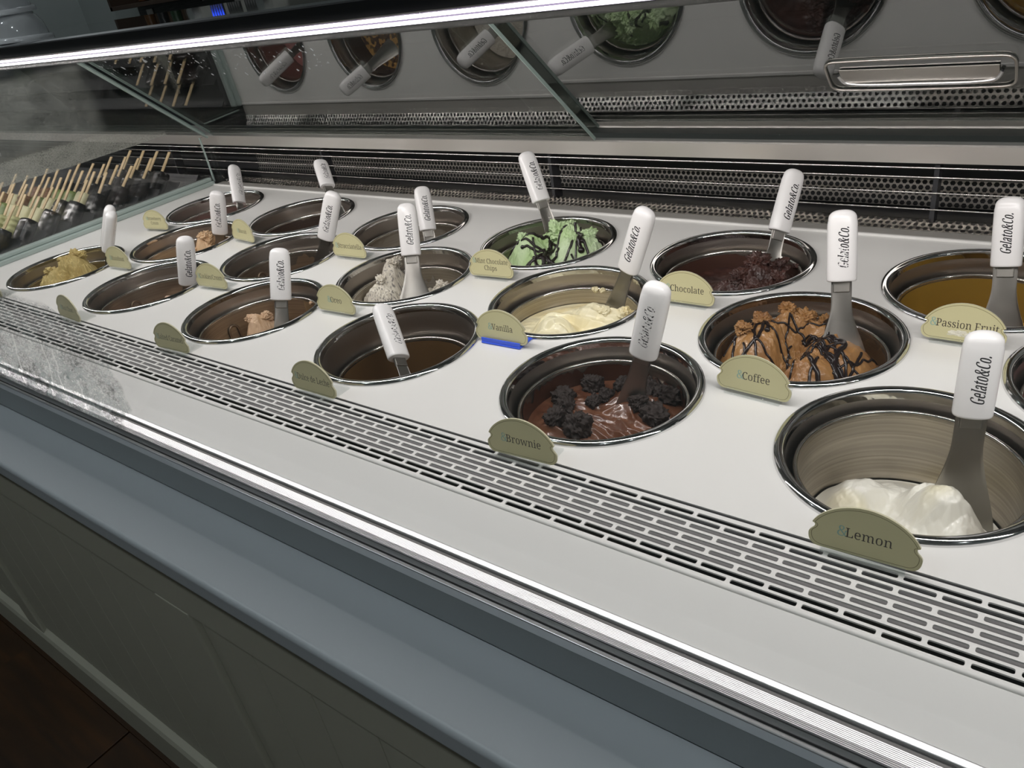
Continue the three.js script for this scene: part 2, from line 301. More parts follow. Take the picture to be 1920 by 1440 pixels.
// the front glass leans from the rail back to the canopy
const GA = [0.2905, -0.003], GB = [0.0890, 0.3858];   // [z, y]
const GL = Math.hypot(GB[0] - GA[0], GB[1] - GA[1]), GANG = Math.atan2(GB[1] - GA[1], GA[0] - GB[0]);
function frontPane(x0, x1, s0, s1, off, t) { const g = new THREE.BoxGeometry(x1 - x0, s1 - s0, t); g.translate((x0 + x1) / 2, (s0 + s1) / 2, off); g.rotateX(-(Math.PI / 2 - GANG)); g.translate(0, GA[1], GA[0]); return g; }
const condensation = (() => {
  const rr = rng(77), W = 1024, H = 256; const sp = Array.from({ length: 26 }, () => [rr() * 0.9, rr() * 0.75 + 0.2, rr() * 0.5 + 0.2]);
  return dataTexture(W, H, (u, v) => {
    // u runs along the rail, v up the glass; the wiped edge slants down to the right-hand end
    const edge = 0.99 - 0.10 * v - 0.03 * noise(v * 6, 2.2) - 0.62 * Math.max(0, v - 0.62) ** 1.3 - 0.09 * Math.max(0, 0.25 - v);
    let inside = smooth(edge, edge - 0.012, u) * smooth(0.985, 0.94 - 0.04 * noise(u * 9, 1), v);
    let d = 0.62 + 0.5 * noise(u * 260, v * 75, 1) + 0.35 * noise(u * 120, v * 34, 5);
    // rivulets wiped down the pane
    for (const [a, b, l] of sp) { const x = a + (b - v) * 0.10 + 0.008 * noise(v * 9, a * 40); const w = 0.0022; if (v < b && v > b - l) d *= 1 - 0.75 * Math.exp(-(((u - x) / w) ** 2)); }
    const thick = 0.46 + 0.40 * smooth(0.62, 0.1, v + 0.35 * noise(u * 22, v * 3, 8)) * (0.6 + 0.8 * Math.max(0, noise(u * 90, v * 8, 2)) * 2);
    const k = inside * Math.min(1, Math.max(0, d)) * thick; return [k, k, k];
  });
})();
const frost = dataTexture(512, 128, (u, v) => { const k = 0.42 + 0.40 * smooth(0.02, 0.22, noise(u * 24 + v * 6, v * 7, 8) + 0.5 * noise(u * 90, v * 20, 2) + 0.30 * smooth(0.5, 0.1, v)) + 0.12 * noise(u * 200, v * 50, 4); return [k * 0.98, k * 1.02, k]; }, true);
frost.wrapS = frost.wrapT = THREE.ClampToEdgeWrapping;
{
  const g = thing('front_glass', 'clear sloping front glass leaning from the rail to the canopy', 'glass panel');
  mesh('pane', frontPane(LX0, CX1, 0, GL, 0, 0.006), M.glass, g);
  const sheet = new THREE.PlaneGeometry(0.99, 0.124); sheet.translate(-1.725 + 0.495, 0.062 + 0.003, 0.0036); sheet.rotateX(-(Math.PI / 2 - GANG)); sheet.translate(0, GA[1], GA[0]);
  condensation.wrapS = condensation.wrapT = THREE.ClampToEdgeWrapping;
  mesh('condensation', sheet, std(lin(1, 1, 1), 0.6, 0, { transparent: true, map: frost, alphaMap: condensation }), g, 'wiped patch of condensation low on the glass');
}
{
  const e = thing('end_glass', 'upright glass divider between the gelato tubs and the popsicles', 'glass panel', [CX0, 0, 0]);
  const [ty, tz] = onSlope(0.385, -0.010), [by, bz] = onSlope(0.012, -0.010);
  const s = new THREE.Shape([[-0.262, 0.004], [0.492, 0.004], [0.498, by], [-bz, by], [-tz, ty], [-0.088, 0.345]].map(q => new THREE.Vector2(...q)));
  const g = new THREE.ExtrudeGeometry(s, { depth: 0.006, bevelEnabled: false }); g.rotateY(Math.PI / 2);
  mesh('pane', g, M.glass, e);
  mesh('base_channel', [rbox(-0.016, 0.022, 0.0, 0.009, -0.487, 0.262, 0.002), rbox(-0.006, 0.012, 0.009, 0.017, -0.487, 0.262, 0.002)], phys(lin(0.42, 0.50, 0.47), { roughness: 0.25 }), e, 'pale green grey channel holding the glass');
  mesh('rear_edge', [rbox(0.0, 0.006, 0.004, by, -0.4995, -0.4965, 0.001)], phys(lin(0.34, 0.42, 0.39), { roughness: 0.3 }), e);
  const sl = new THREE.BoxGeometry(0.007, 0.384, 0.004); sl.translate(0.003, 0.197, 0); sl.rotateX(Math.PI / 2 - SLOPE); { const [y, z] = onSlope(0.0, -0.010); sl.translate(0, y, z); }
  mesh('upper_edge', sl, phys(lin(0.34, 0.42, 0.39), { roughness: 0.3 }), e);
  mesh('clip', [rbox(-0.012, 0.030, 0.0, 0.024, -0.512, -0.482, 0.002), rbox(0.008, 0.03, 0.0, 0.085, -0.520, -0.505, 0.002)], M.acrylic, e, 'clear plastic corner clip');
  // pale grainy band across the pane
  const W = 1024, H = 256, bandAlpha = dataTexture(W, H, (u, v) => {
    // u = 0 is the customer's end of the pane
    const lo = 0.08 + 0.04 * noise(u * 3, 1.7), hi = 0.90 - 0.55 * smooth(0.55, 1, u) + 0.05 * noise(u * 4, 6.1);
    const k = smooth(lo, lo + 0.03, v) * smooth(hi, hi - 0.25, v) * smooth(0, 0.02, u) * (0.55 + 0.30 * noise(u * 420, v * 80, 3) + 0.22 * noise(u * 180, v * 34, 4) + 0.12 * noise(u * 14, v * 4, 9)); return [k, k, k];
  }); bandAlpha.wrapS = bandAlpha.wrapT = THREE.ClampToEdgeWrapping;
  const f = new THREE.PlaneGeometry(0.43, 0.072); f.rotateY(Math.PI / 2); f.translate(0.0066, 0.170, -0.20);
  mesh('pale_band', f, std(lin(0.42, 0.43, 0.38), 0.7, 0, { transparent: true, alphaMap: bandAlpha }), e, 'pale grainy band across the glass');
  const film = dataTexture(256, 128, (u, v) => { const k = (0.20 + 0.10 * noise(u * 7, v * 5, 3) + 0.12 * noise(u * 90, v * 60, 5)) * smooth(0, 0.06, v) * smooth(1, 0.9, v) * smooth(0, 0.05, u) * smooth(1, 0.9, u); return [k, k, k]; }); film.wrapS = film.wrapT = THREE.ClampToEdgeWrapping;
  const q = new THREE.PlaneGeometry(0.36, 0.150); q.rotateY(Math.PI / 2); q.translate(0.0064, 0.262, -0.115);
  mesh('thin_mist', q, std(lin(0.55, 0.58, 0.53), 0.8, 0, { transparent: true, alphaMap: film }), e, 'thin pale film on the upper glass');  // thin pale film over the upper part of the pane
}

// ---------------------------------------------------------------- steel tubs
const RIM_DROP = 0.006, RIM = { A0: -0.008, A1: -0.013, A2: -0.036, A3: -0.016, A4: -0.018, A5: -0.018, B0: -0.016, B1: -0.016, B2: -0.018, B3: -0.020, B4: -0.020, B5: -0.018, C0: -0.018, C1: -0.016, C2: -0.018, C3: -0.020, C4: -0.020, C5: -0.018 };
const FLAVOUR = { A0: 'lemon', A1: 'brownie', A2: 'dulce de leche', A3: 'salted caramel', A4: 'nut chocolate', A5: 'pistachio', B0: 'raspberry', B1: 'coffee', B2: 'vanilla', B3: 'cookie flecked cream', B4: 'cookies and cream', B5: 'hazelnut', C0: 'passion fruit', C1: 'chocolate', C2: 'mint chocolate', C3: 'stracciatella', C4: 'biscuit', C5: 'strawberry cream' };
for (const k in RIM) RIM[k] -= RIM_DROP;
const R_IN = 0.0888, DEPTH = 0.20;
const wallR = y => R_IN - 0.006 * Math.min(1, Math.max(0, (-0.02 - y) / 0.18));      // inner radius of a tub at height y
{
  const outer = lathe([[0.0, -DEPTH], [0.078, -DEPTH], [0.0835, -DEPTH + 0.006], [0.0865, -0.16], [R_IN, -0.004], [R_IN + 0.0002, 0]], 96);
  const rim = lathe([[R_IN, -0.002], [R_IN + 0.0004, 0.0008], [R_IN + 0.0018, 0.0016], [R_IN + 0.0035, 0.0010], [R_IN + 0.0042, -0.0012], [R_IN + 0.0036, -0.004]], 96);
  const loopShape = []; for (let k = 0; k <= 12; k++) { const a = Math.PI * k / 12; loopShape.push([0.0085 * Math.cos(a), 0.009 * Math.sin(a)]); }
  for (const t of tubs) {
    const y = RIM[t.key];
    const p = thing('gelato_tub', `round brushed steel tub holding the ${FLAVOUR[t.key]} gelato`, 'tub', [t.x, y, t.z]);
    mesh('bowl', outer, M.pan, p); mesh('rim', rim, M.panRim, p, 'bright rolled rim');
    // the looped catch inside the wall of the emptied tubs
    if (['A3', 'A4', 'B4'].includes(t.key)) {
      const a0 = 3.175, pts = [[0.009, -0.034], [0.009, -0.018], ...loopShape, [-0.009, -0.018], [-0.009, -0.034]].map(([u, v]) => { const yy = -0.052 + v, r = wallR(yy) - 0.0012, a = a0 + u / r; return [r * Math.cos(a), yy - y, r * Math.sin(a)]; });
      mesh('catch_loop', tube(pts, 0.0019, 60, 6), std(lin(0.22, 0.16, 0.11), 0.45, 0.7), p, 'dark wire loop on the tub wall');
    }
  }
}

// ---------------------------------------------------------------- gelato
// a mound in a tub: height over the tub's circle from a list of swellings plus relief; vertex colours mix the flavour's own tones
const bump = (x, z, [cx, cz, h, rx, rz = rx, rot = 0]) => { const c = Math.cos(rot), s = Math.sin(rot), u = ((x - cx) * c + (z - cz) * s) / rx, v = (-(x - cx) * s + (z - cz) * c) / rz, d = u * u + v * v; return d >= 1 ? 0 : h * (1 - d) * (1 - d) * (1 + d); };
function field(o) {
  return (x, z) => {
    let y = o.level; for (const b of o.bumps || []) y += bump(x, z, b);
    if (o.relief) y += o.relief(x, z, y);
    return y;
  };
}
function discGeometry(h, color, y0, rings = 170, seg = 340) {
  const P = [], C = [], I = [];
  for (let i = 0; i <= rings; i++) for (let k = 0; k < seg; k++) {
    const a = k / seg * Math.PI * 2, f = i / rings; let r = f * 0.0875, x = r * Math.cos(a), z = r * Math.sin(a), y = h(x, z);
    const lim = wallR(y) - 0.0006; if (r > lim) { const q = lim / r; x *= q; z *= q; }
    P.push(x, y, z); const c = color(x, z, y); C.push(c[0], c[1], c[2]);
  }
  for (let i = 0; i < rings; i++) for (let k = 0; k < seg; k++) { const a = i * seg + k, b = i * seg + (k + 1) % seg, c = a + seg, d = b + seg; I.push(a, b, c, b, d, c); }
  const g = new THREE.BufferGeometry(); g.setAttribute('position', new THREE.Float32BufferAttribute(P, 3)); g.setAttribute('color', new THREE.Float32BufferAttribute(C, 3)); g.setIndex(I); g.computeVertexNormals(); return g;
}
const crumb = (f, a) => (x, z) => { const wx = x + 0.006 * noise(x * 60, z * 60, 11), wz = z + 0.006 * noise(x * 60, z * 60, 21), n = noise(wx * f, wz * f, 2), m = noise(wx * f * 2.4, wz * f * 2.4, 8), q = noise(wx * f * 5.3, wz * f * 5.3, 5); return a * (0.9 * (1 - 2 * Math.abs(n)) * 0.6 + 0.55 * Math.abs(m) + 0.34 * Math.abs(q)) + 0.16 * a * noise(x * 330, z * 330, 6); };
const mixc = (a, b, t) => a.map((v, i) => v + (b[i] - v) * Math.min(1, Math.max(0, t)));
function lump(size, seed, rough = 0.35, squash = 0.8, detail = 20) {
  const g = mergeVertices(new THREE.IcosahedronGeometry(1, detail).deleteAttribute('uv').deleteAttribute('normal')), p = g.attributes.position, v = V(0, 0, 0);
  for (let i = 0; i < p.count; i++) { v.fromBufferAttribute(p, i); const k = 1 + rough * (noise(v.x * 1.3 + seed, v.y * 1.3, v.z * 1.3) + 0.6 * noise(v.x * 3.7, v.y * 3.7 + seed, v.z * 3.7) + 0.36 * noise(v.x * 8, v.y * 8, v.z * 8 + seed) + 0.20 * noise(v.x * 19, v.y * 19 + seed, v.z * 19)); v.multiplyScalar(size * k); v.y *= squash; p.setXYZ(i, v.x, v.y, v.z); }
  g.computeVertexNormals(); return g;
}
function tinted(g, c) { const n = g.attributes.position.count, a = new Float32Array(n * 3); for (let i = 0; i < n; i++) a.set(c, i * 3); g.setAttribute('color', new THREE.BufferAttribute(a, 3)); return g; }
function gelato(key, name, label, o) {
  const t = T[key], g = thing(name, label, 'gelato', [t.x, 0, t.z]);
  const h = field(o); o.h = h;
  const mat = phys(lin(1, 1, 1), { vertexColors: true, roughness: o.rough ?? 0.5, clearcoat: o.coat ?? 0, clearcoatRoughness: 0.10, ...(o.sheen || {}) });
  const main = discGeometry(h, o.color, RIM[key]), gs = [main];
  const rr = rng(key.charCodeAt(0) * 31 + key.charCodeAt(1));
  for (const [x, z, s, up = 0, rough = 0.45, sq = 0.8] of o.lumps || []) { const l = lump(s, rr() * 50, rough, sq); l.translate(x, h(x, z) + up, z); const p = l.attributes.position, C = []; for (let i = 0; i < p.count; i++) C.push(...o.color(p.getX(i), p.getZ(i), p.getY(i))); l.setAttribute('color', new THREE.Float32BufferAttribute(C, 3)); gs.push(l); }
  mesh('scoop', gs, mat, g);
  // a film on the tub wall: gelato residue, in some tubs its painted reflection
  for (const f of o.films || []) {
    const P = [], I = [], N = 120, K = 10, y1 = o.level - 0.01;
    for (let k = 0; k <= N; k++) for (let i = 0; i <= K; i++) { const a = f.from + (f.to - f.from) * k / N, top = f.top + f.wave * (noise(a * f.freq, 3.3, key.charCodeAt(1)) * 2 + noise(a * f.freq * 4, 1.1, 2)), y = y1 + (Math.max(y1, Math.min(RIM[key] - 0.003, top)) - y1) * i / K, r = wallR(y) - 0.0009; P.push(r * Math.cos(a), y, r * Math.sin(a)); }
    for (let k = 0; k < N; k++) for (let i = 0; i < K; i++) { const a = k * (K + 1) + i; I.push(a, a + 1, a + K + 1, a + 1, a + K + 2, a + K + 1); }
    const q = new THREE.BufferGeometry(); q.setAttribute('position', new THREE.Float32BufferAttribute(P, 3)); q.setIndex(I); q.computeVertexNormals();
    mesh('smear_reflection_film', q, std(lin(...f.color), f.rough ?? 0.45, 0, { transparent: (f.opacity ?? 1) < 1, opacity: f.opacity ?? 1 }), g, 'film on the tub wall for gelato residue and painted reflection');
  }
  for (const [a, y, s] of o.smears || []) { const l = lump(s, a * 9, 0.6, 1.0, 8); l.scale(1, 0.8, 1); const r = wallR(y) - 0.001; l.translate(r * Math.cos(a), y, r * Math.sin(a)); tinted(l, o.color(0, 0, 0)); mesh('stray_crumb', l, mat, g); }
  return g;
}
function drizzle(g, o, seed, strands, area, color, label) {
  const rr = rng(seed), gs = [];
  for (let k = 0; k < strands; k++) {
    let x = area[0] + (rr() - 0.5) * 2 * area[2], z = area[1] + (rr() - 0.5) * 2 * area[3], a = area[4] + (rr() - 0.5) * 1.1; const pts = [], n = 12 + Math.floor(rr() * 18);
    for (let i = 0; i < n; i++) { if (Math.hypot(x, z) > 0.083) break; pts.push([x, o.h(x, z) + 0.0009, z]); a += (rr() - 0.5) * 0.75; x += 0.0042 * Math.cos(a); z += 0.0042 * Math.sin(a); }
    if (pts.length > 3) { const w = (0.0011 + 0.0024 * rr() * rr()) * (o.ribbon ?? 1); gs.push(tube(pts, w, pts.length * 4, 6)); const e = new THREE.SphereGeometry(w * 1.5, 10, 8); e.translate(...pts[pts.length - 1]); gs.push(e); }
  }
  mesh('chocolate_drizzle', gs, std(lin(...color), 0.25), g, label);
}
const G = {};
// lemon: low, with a soft torn fold in the middle
const fold = (x, z, ang, f, warp, seed) => { const u = x * Math.cos(ang) + z * Math.sin(ang), v = -x * Math.sin(ang) + z * Math.cos(ang), w = u + warp * noise(x * 24, z * 24, seed); const t = w * f, k = t - Math.floor(t); return (k < 0.82 ? k / 0.82 : (1 - k) / 0.18) * (0.6 + 0.8 * Math.abs(noise(v * 16, Math.floor(t) * 2.7, seed))); };
gelato('A0', 'lemon_gelato', 'white lemon gelato with a soft torn fold in a half empty tub', G.A0 = {
  level: -0.092, rough: 0.36, coat: 0.3,
  bumps: [[0.0, -0.02, 0.020, 0.080, 0.065, 0.2], [0.030, -0.018, 0.032, 0.046, 0.032, 0.6], [-0.020, -0.010, -0.014, 0.020, 0.030, 0.4], [-0.050, -0.03, 0.014, 0.035, 0.030, 0], [0.055, 0.035, 0.022, 0.05, 0.04, 0], [-0.01, 0.045, 0.016, 0.06, 0.03, 0]],
  relief: (x, z) => { const w = smooth(0.087, 0.06, Math.hypot(x, z)), c = Math.hypot(x - 0.018, z + 0.022); return w * (0.0075 * (fold(x, z, 0.75, 30, 0.022, 3) - 0.4) * smooth(0.055, 0.018, c) + 0.0042 * (1 - 2 * Math.abs(noise(x * 30 + 2, z * 20, 1))) + 0.0030 * Math.abs(noise(x * 70, z * 46, 4)) + 0.0022 * Math.abs(noise(x * 150, z * 120, 6)) * smooth(0.05, 0.02, c) + 0.0006 * noise(x * 300, z * 300, 9)); },
  color: (x, z) => mixc([0.90, 0.875, 0.78], [0.86, 0.78, 0.50], 1.5 * noise(x * 26 + 4, z * 30, 3) - 0.15),
});
// brownie: glossy chocolate waves with brownie cubes
{
  const o = G.A1 = {
    level: -0.044, rough: 0.30, coat: 1.0,
    bumps: [[0.02, -0.04, 0.014, 0.05, 0.035, 0], [-0.03, 0.02, 0.008, 0.05, 0.04, 0], [0.045, 0.01, 0.010, 0.04, 0.035, 0.5]],
    relief: (x, z) => { const w = smooth(0.087, 0.06, Math.hypot(x, z)), u = z + 0.010 * Math.sin(x * 60 + 1) + 0.012 * noise(x * 26, z * 26, 2); return w * (0.0042 * Math.pow(0.5 + 0.5 * Math.sin(400 * u), 2.2) * smooth(-0.055, 0.0, z + 0.3 * x) + 0.006 * noise(x * 34, z * 34, 5) + 0.0022 * noise(x * 95, z * 95, 8)); },
    color: (x, z) => mixc([0.115, 0.042, 0.021], [0.17, 0.072, 0.038], 0.5 + noise(x * 40, z * 40, 1)),
    films: [{ from: 2.6, to: 6.6, top: -0.022, wave: 0.012, freq: 3, color: [0.05, 0.018, 0.010], rough: 0.3 }],
  };
  const g = gelato('A1', 'brownie_gelato', 'glossy brown chocolate gelato studded with dark brownie cubes', o);
  const m = std(lin(0.022, 0.013, 0.010), 0.7); let k = 0;
  for (const [x, z, s] of [[-0.066, -0.020, 0.0115], [-0.048, -0.056, 0.0115], [-0.040, 0.031, 0.0115], [-0.010, 0.036, 0.0135], [-0.012, -0.066, 0.0100], [0.022, -0.064, 0.0115], [0.046, -0.058, 0.0120], [0.030, -0.026, 0.0095], [0.053, -0.018, 0.0135], [-0.028, -0.024, 0.0080], [-0.020, -0.040, 0.0080], [-0.046, 0.006, 0.0105]]) {
    const q = new THREE.BoxGeometry(1, 1, 1, 18, 18, 18), p = q.attributes.position, v = V(0, 0, 0);
    for (let i = 0; i < p.count; i++) { v.fromBufferAttribute(p, i); const n = v.clone().normalize().multiplyScalar(0.62); v.lerp(n, 0.45); v.multiplyScalar(1.85 * s * (1 + 0.28 * noise(v.x * 4 + k, v.y * 4, v.z * 4) + 0.24 * noise(v.x * 10, v.y * 10 + k, v.z * 10) + 0.16 * noise(v.x * 24, v.y * 24, v.z * 24 + k))); p.setXYZ(i, v.x, v.y * 0.85, v.z); }
    const w = mergeVertices(q.deleteAttribute('uv').deleteAttribute('normal')); w.computeVertexNormals();
    const c = mesh('brownie_chunk', w, m, g, 'dark crumbly brownie cube'); c.position.set(x, o.h(x, z) + s * 0.30, z); c.rotation.set(k * 0.9, k * 1.7, k * 0.5); k++;
  }
}
gelato('A2', 'dulce_gelato', 'thin brown caramel remains smeared round a nearly empty tub', G.A2 = {
  level: -0.115, rough: 0.3, coat: 0.5, relief: (x, z) => 0.004 * noise(x * 40, z * 40, 1), color: () => [0.16, 0.085, 0.030],
  films: [{ from: 0, to: 6.2832, top: -0.040, wave: 0.006, freq: 1, color: [0.105, 0.058, 0.022], rough: 0.32 }],
});
gelato('A3', 'caramel_gelato', 'pale tan caramel gelato left low in a scraped tub', G.A3 = {
  level: -0.098, rough: 0.5, bumps: [[-0.045, -0.035, 0.050, 0.05, 0.04, 0.5], [-0.05, 0.0, 0.032, 0.04, 0.05, 0], [0.0, -0.05, 0.020, 0.05, 0.04, 0]], relief: crumb(70, 0.004), color: (x, z) => mixc([0.72, 0.50, 0.33], [0.52, 0.33, 0.18], noise(x * 60, z * 60, 2) + 0.3),
  films: [{ from: 3.4, to: 4.9, top: -0.060, wave: 0.012, freq: 2, color: [0.40, 0.28, 0.15], opacity: 0.28 }, { from: 4.7, to: 6.1, top: -0.020, wave: 0.014, freq: 5, color: [0.24, 0.15, 0.07], rough: 0.6, opacity: 0.7 }],  // first film paints the tan reflection on the wall, second is residue
  lumps: [[-0.040, -0.038, 0.010, 0.002], [-0.055, -0.020, 0.008, 0.0]], smears: [[4.95, -0.024, 0.0026], [5.3, -0.026, 0.0034], [5.1, -0.034, 0.0022]],
});
gelato('A4', 'nut_chocolate_gelato', 'small beige remnant of gelato in a scraped dark tub', G.A4 = {
  level: -0.115, rough: 0.5, bumps: [[-0.050, -0.048, 0.066, 0.034, 0.03, 0]], relief: crumb(80, 0.003), color: () => [0.62, 0.42, 0.30], films: [{ from: 3.2, to: 5.6, top: -0.070, wave: 0.02, freq: 3, color: [0.30, 0.18, 0.11], opacity: 0.22 }],
});
gelato('A5', 'pistachio_gelato', 'crumbly olive yellow pistachio gelato heaped across its tub', G.A5 = {
  level: -0.052, rough: 0.65, bumps: [[-0.032, -0.034, 0.048, 0.050, 0.040, 0.3], [-0.055, 0.012, 0.036, 0.035, 0.045, 0], [0.0, -0.01, 0.022, 0.07, 0.05, 0]],
  relief: (x, z) => crumb(75, 0.008)(x, z) + 0.003 * Math.abs(noise(x * 190, z * 190, 4)), color: (x, z) => mixc([0.60, 0.48, 0.20], [0.44, 0.32, 0.10], 0.45 + 1.3 * noise(x * 55, z * 55, 2)),
  lumps: [[-0.035, -0.038, 0.012, 0.003, 0.6], [-0.018, -0.040, 0.010, 0.003, 0.6], [-0.052, -0.020, 0.010, 0.003, 0.6], [-0.060, 0.010, 0.010, 0.002, 0.6]], films: [{ from: 3.0, to: 6.3, top: -0.020, wave: 0.008, freq: 3, color: [0.20, 0.14, 0.04], opacity: 0.7 }], smears: [[4.9, -0.022, 0.003], [4.75, -0.021, 0.0028]],
});
gelato('B0', 'raspberry_gelato', 'dark red raspberry gelato in a tub beside the passion fruit', G.B0 = { level: -0.05, rough: 0.4, bumps: [[0, 0, 0.02, 0.07]], relief: crumb(60, 0.004), color: () => [0.20, 0.015, 0.04] });
{
  const o = G.B1 = {
    level: -0.052, rough: 0.45, coat: 0.25,
    bumps: [[0.038, 0.004, 0.050, 0.062, 0.070, 0], [-0.046, -0.005, 0.056, 0.050, 0.066, 0.3], [0.0, -0.048, 0.040, 0.055, 0.035, 0], [-0.006, 0.008, -0.020, 0.022, 0.050, -0.2], [0.01, 0.06, 0.03, 0.06, 0.04, 0]],
    relief: (x, z) => { const gap = smooth(0.034, 0.006, Math.abs(x + 0.006 - 0.18 * z)); return 0.0050 * (fold(x, z, 0.2, 34, 0.02, 7) - 0.4) * (1 - gap) * smooth(0.085, 0.06, Math.hypot(x, z)) + crumb(64, 0.009)(x, z) * (0.25 + gap) + 0.0014 * noise(x * 160, z * 160, 6); },
    color: (x, z) => mixc([0.36, 0.185, 0.062], [0.24, 0.105, 0.030], 0.25 + 1.3 * noise(x * 34, z * 34, 4)), lumps: [[-0.05, -0.02, 0.010, 0.003, 0.6], [-0.062, 0.005, 0.009, 0.002, 0.6], [-0.01, -0.052, 0.011, 0.004, 0.6], [0.01, -0.055, 0.010, 0.004, 0.6], [-0.03, -0.045, 0.009, 0.003, 0.6]],
    films: [{ from: 2.6, to: 6.8, top: -0.026, wave: 0.008, freq: 3, color: [0.15, 0.075, 0.030], opacity: 0.45 }],  // brown reflection in the steel wall, painted as a tinted film
  };
  const g = gelato('B1', 'coffee_gelato', 'caramel brown coffee gelato piled high and striped with dark chocolate sauce', o);
  drizzle(g, o, 5, 15, [0.03, -0.005, 0.045, 0.035, 1.4], [0.012, 0.006, 0.006], 'dark chocolate sauce trails'); drizzle(g, o, 12, 9, [-0.045, -0.01, 0.025, 0.035, 1.5], [0.012, 0.006, 0.006], 'dark chocolate sauce trails'); drizzle(g, o, 31, 5, [-0.02, -0.035, 0.05, 0.02, 0.1], [0.012, 0.006, 0.006], 'dark chocolate sauce trails');
}
gelato('B2', 'vanilla_gelato', 'smooth pale yellow vanilla gelato with swirled folds', G.B2 = {
  level: -0.046, rough: 0.40, coat: 0.25, bumps: [[0.030, -0.018, 0.024, 0.055, 0.042, 0], [-0.014, 0.020, 0.026, 0.045, 0.038, 0.6], [0.01, -0.03, 0.008, 0.06, 0.025, 0.2], [0.065, -0.03, 0.012, 0.025, 0.02, 0]],
  relief: (x, z) => { const w = smooth(0.088, 0.06, Math.hypot(x, z)); return w * (0.0060 * (fold(x, z, 1.1, 26, 0.03, 5) - 0.4) * smooth(0.075, 0.03, Math.hypot(x - 0.01, z)) + 0.0040 * (1 - 2 * Math.abs(noise(x * 20 + 3.5 * z * 20, z * 34 - x * 12, 2))) + 0.0026 * Math.sin(110 * Math.hypot(x + 0.012, z - 0.028) + 5 * noise(x * 24, z * 24)) * smooth(0.045, 0.01, Math.hypot(x + 0.012, z - 0.028)) + 0.0016 * noise(x * 110, z * 110, 9) + 0.0006 * noise(x * 260, z * 260, 3)); },
  color: (x, z) => mixc([0.86, 0.79, 0.54], [0.80, 0.66, 0.32], 1.2 * noise(x * 30, z * 30, 4)), lumps: [[0.066, -0.028, 0.010, 0.002, 0.5], [0.040, -0.02, 0.008, 0.001]], smears: [[4.55, -0.024, 0.0045], [4.68, -0.024, 0.004]],
});
gelato('B3', 'cookie_cream_gelato', 'off white gelato flecked with dark cookie crumbs, scooped to the tub wall', G.B3 = {
  level: -0.066, rough: 0.55, bumps: [[-0.062, 0.0, 0.040, 0.036, 0.055, 0.2], [-0.060, -0.036, 0.040, 0.032, 0.034, 0], [0.040, -0.035, 0.034, 0.045, 0.04, 0], [0.06, 0.012, 0.030, 0.035, 0.05, 0]], relief: crumb(55, 0.008),
  color: (x, z) => noise(x * 420, z * 420, 3) > 0.30 ? [0.24, 0.22, 0.20] : mixc([0.70, 0.65, 0.55], [0.48, 0.43, 0.36], 0.2 + noise(x * 50, z * 50, 1)), lumps: [[-0.058, -0.036, 0.011, 0.003, 0.6], [-0.062, -0.006, 0.009, 0.002, 0.6], [0.045, -0.03, 0.009, 0.001, 0.6]],
  smears: [[3.9, -0.028, 0.003], [5.9, -0.026, 0.004], [0.1, -0.028, 0.0036]], films: [{ from: 3.2, to: 6.2, top: -0.050, wave: 0.02, freq: 3, color: [0.30, 0.27, 0.23], opacity: 0.45 }],
});
gelato('B4', 'cookies_gelato', 'thin brown film of gelato left in a deep scraped tub', G.B4 = { level: -0.12, rough: 0.5, relief: crumb(60, 0.004), color: () => [0.24, 0.15, 0.09], films: [{ from: 3.1, to: 6.0, top: -0.05, wave: 0.015, freq: 2, color: [0.30, 0.19, 0.11], opacity: 0.28 }] });
gelato('B5', 'hazelnut_gelato', 'light tan hazelnut gelato with a scraped lump beside its spatula', G.B5 = { level: -0.078, rough: 0.55, bumps: [[-0.030, -0.060, 0.052, 0.036, 0.03, 0], [-0.055, -0.02, 0.040, 0.04, 0.06, 0]], relief: crumb(60, 0.006), color: (x, z) => mixc([0.72, 0.50, 0.30], [0.50, 0.32, 0.16], 0.2 + noise(x * 60, z * 60, 2)), lumps: [[-0.034, -0.060, 0.012, 0.004, 0.55], [-0.022, -0.062, 0.010, 0.004, 0.55], [-0.05, -0.03, 0.009, 0.0]], films: [{ from: 3.0, to: 5.2, top: -0.05, wave: 0.02, freq: 2, color: [0.40, 0.28, 0.18], opacity: 0.25 }, { from: 5.2, to: 6.3, top: -0.02, wave: 0.014, freq: 4, color: [0.16, 0.06, 0.03], opacity: 0.8 }], smears: [[5.2, -0.022, 0.004], [5.5, -0.024, 0.003]] });
gelato('C0', 'passion_fruit_gelato', 'orange yellow passion fruit gelato left low in a yellow stained tub', G.C0 = { level: -0.105, rough: 0.5, bumps: [[0.05, -0.03, 0.034, 0.05, 0.045, 0]], relief: crumb(55, 0.006), color: (x, z) => mixc([0.66, 0.36, 0.05], [0.78, 0.50, 0.12], 0.4 + noise(x * 50, z * 50, 2)), lumps: [[0.04, -0.04, 0.010, 0.003, 0.6], [0.06, -0.03, 0.010, 0.002, 0.6]], films: [{ from: 2.6, to: 6.8, top: -0.024, wave: 0.005, freq: 2, color: [0.40, 0.24, 0.035], rough: 0.4, opacity: 0.62 }] });
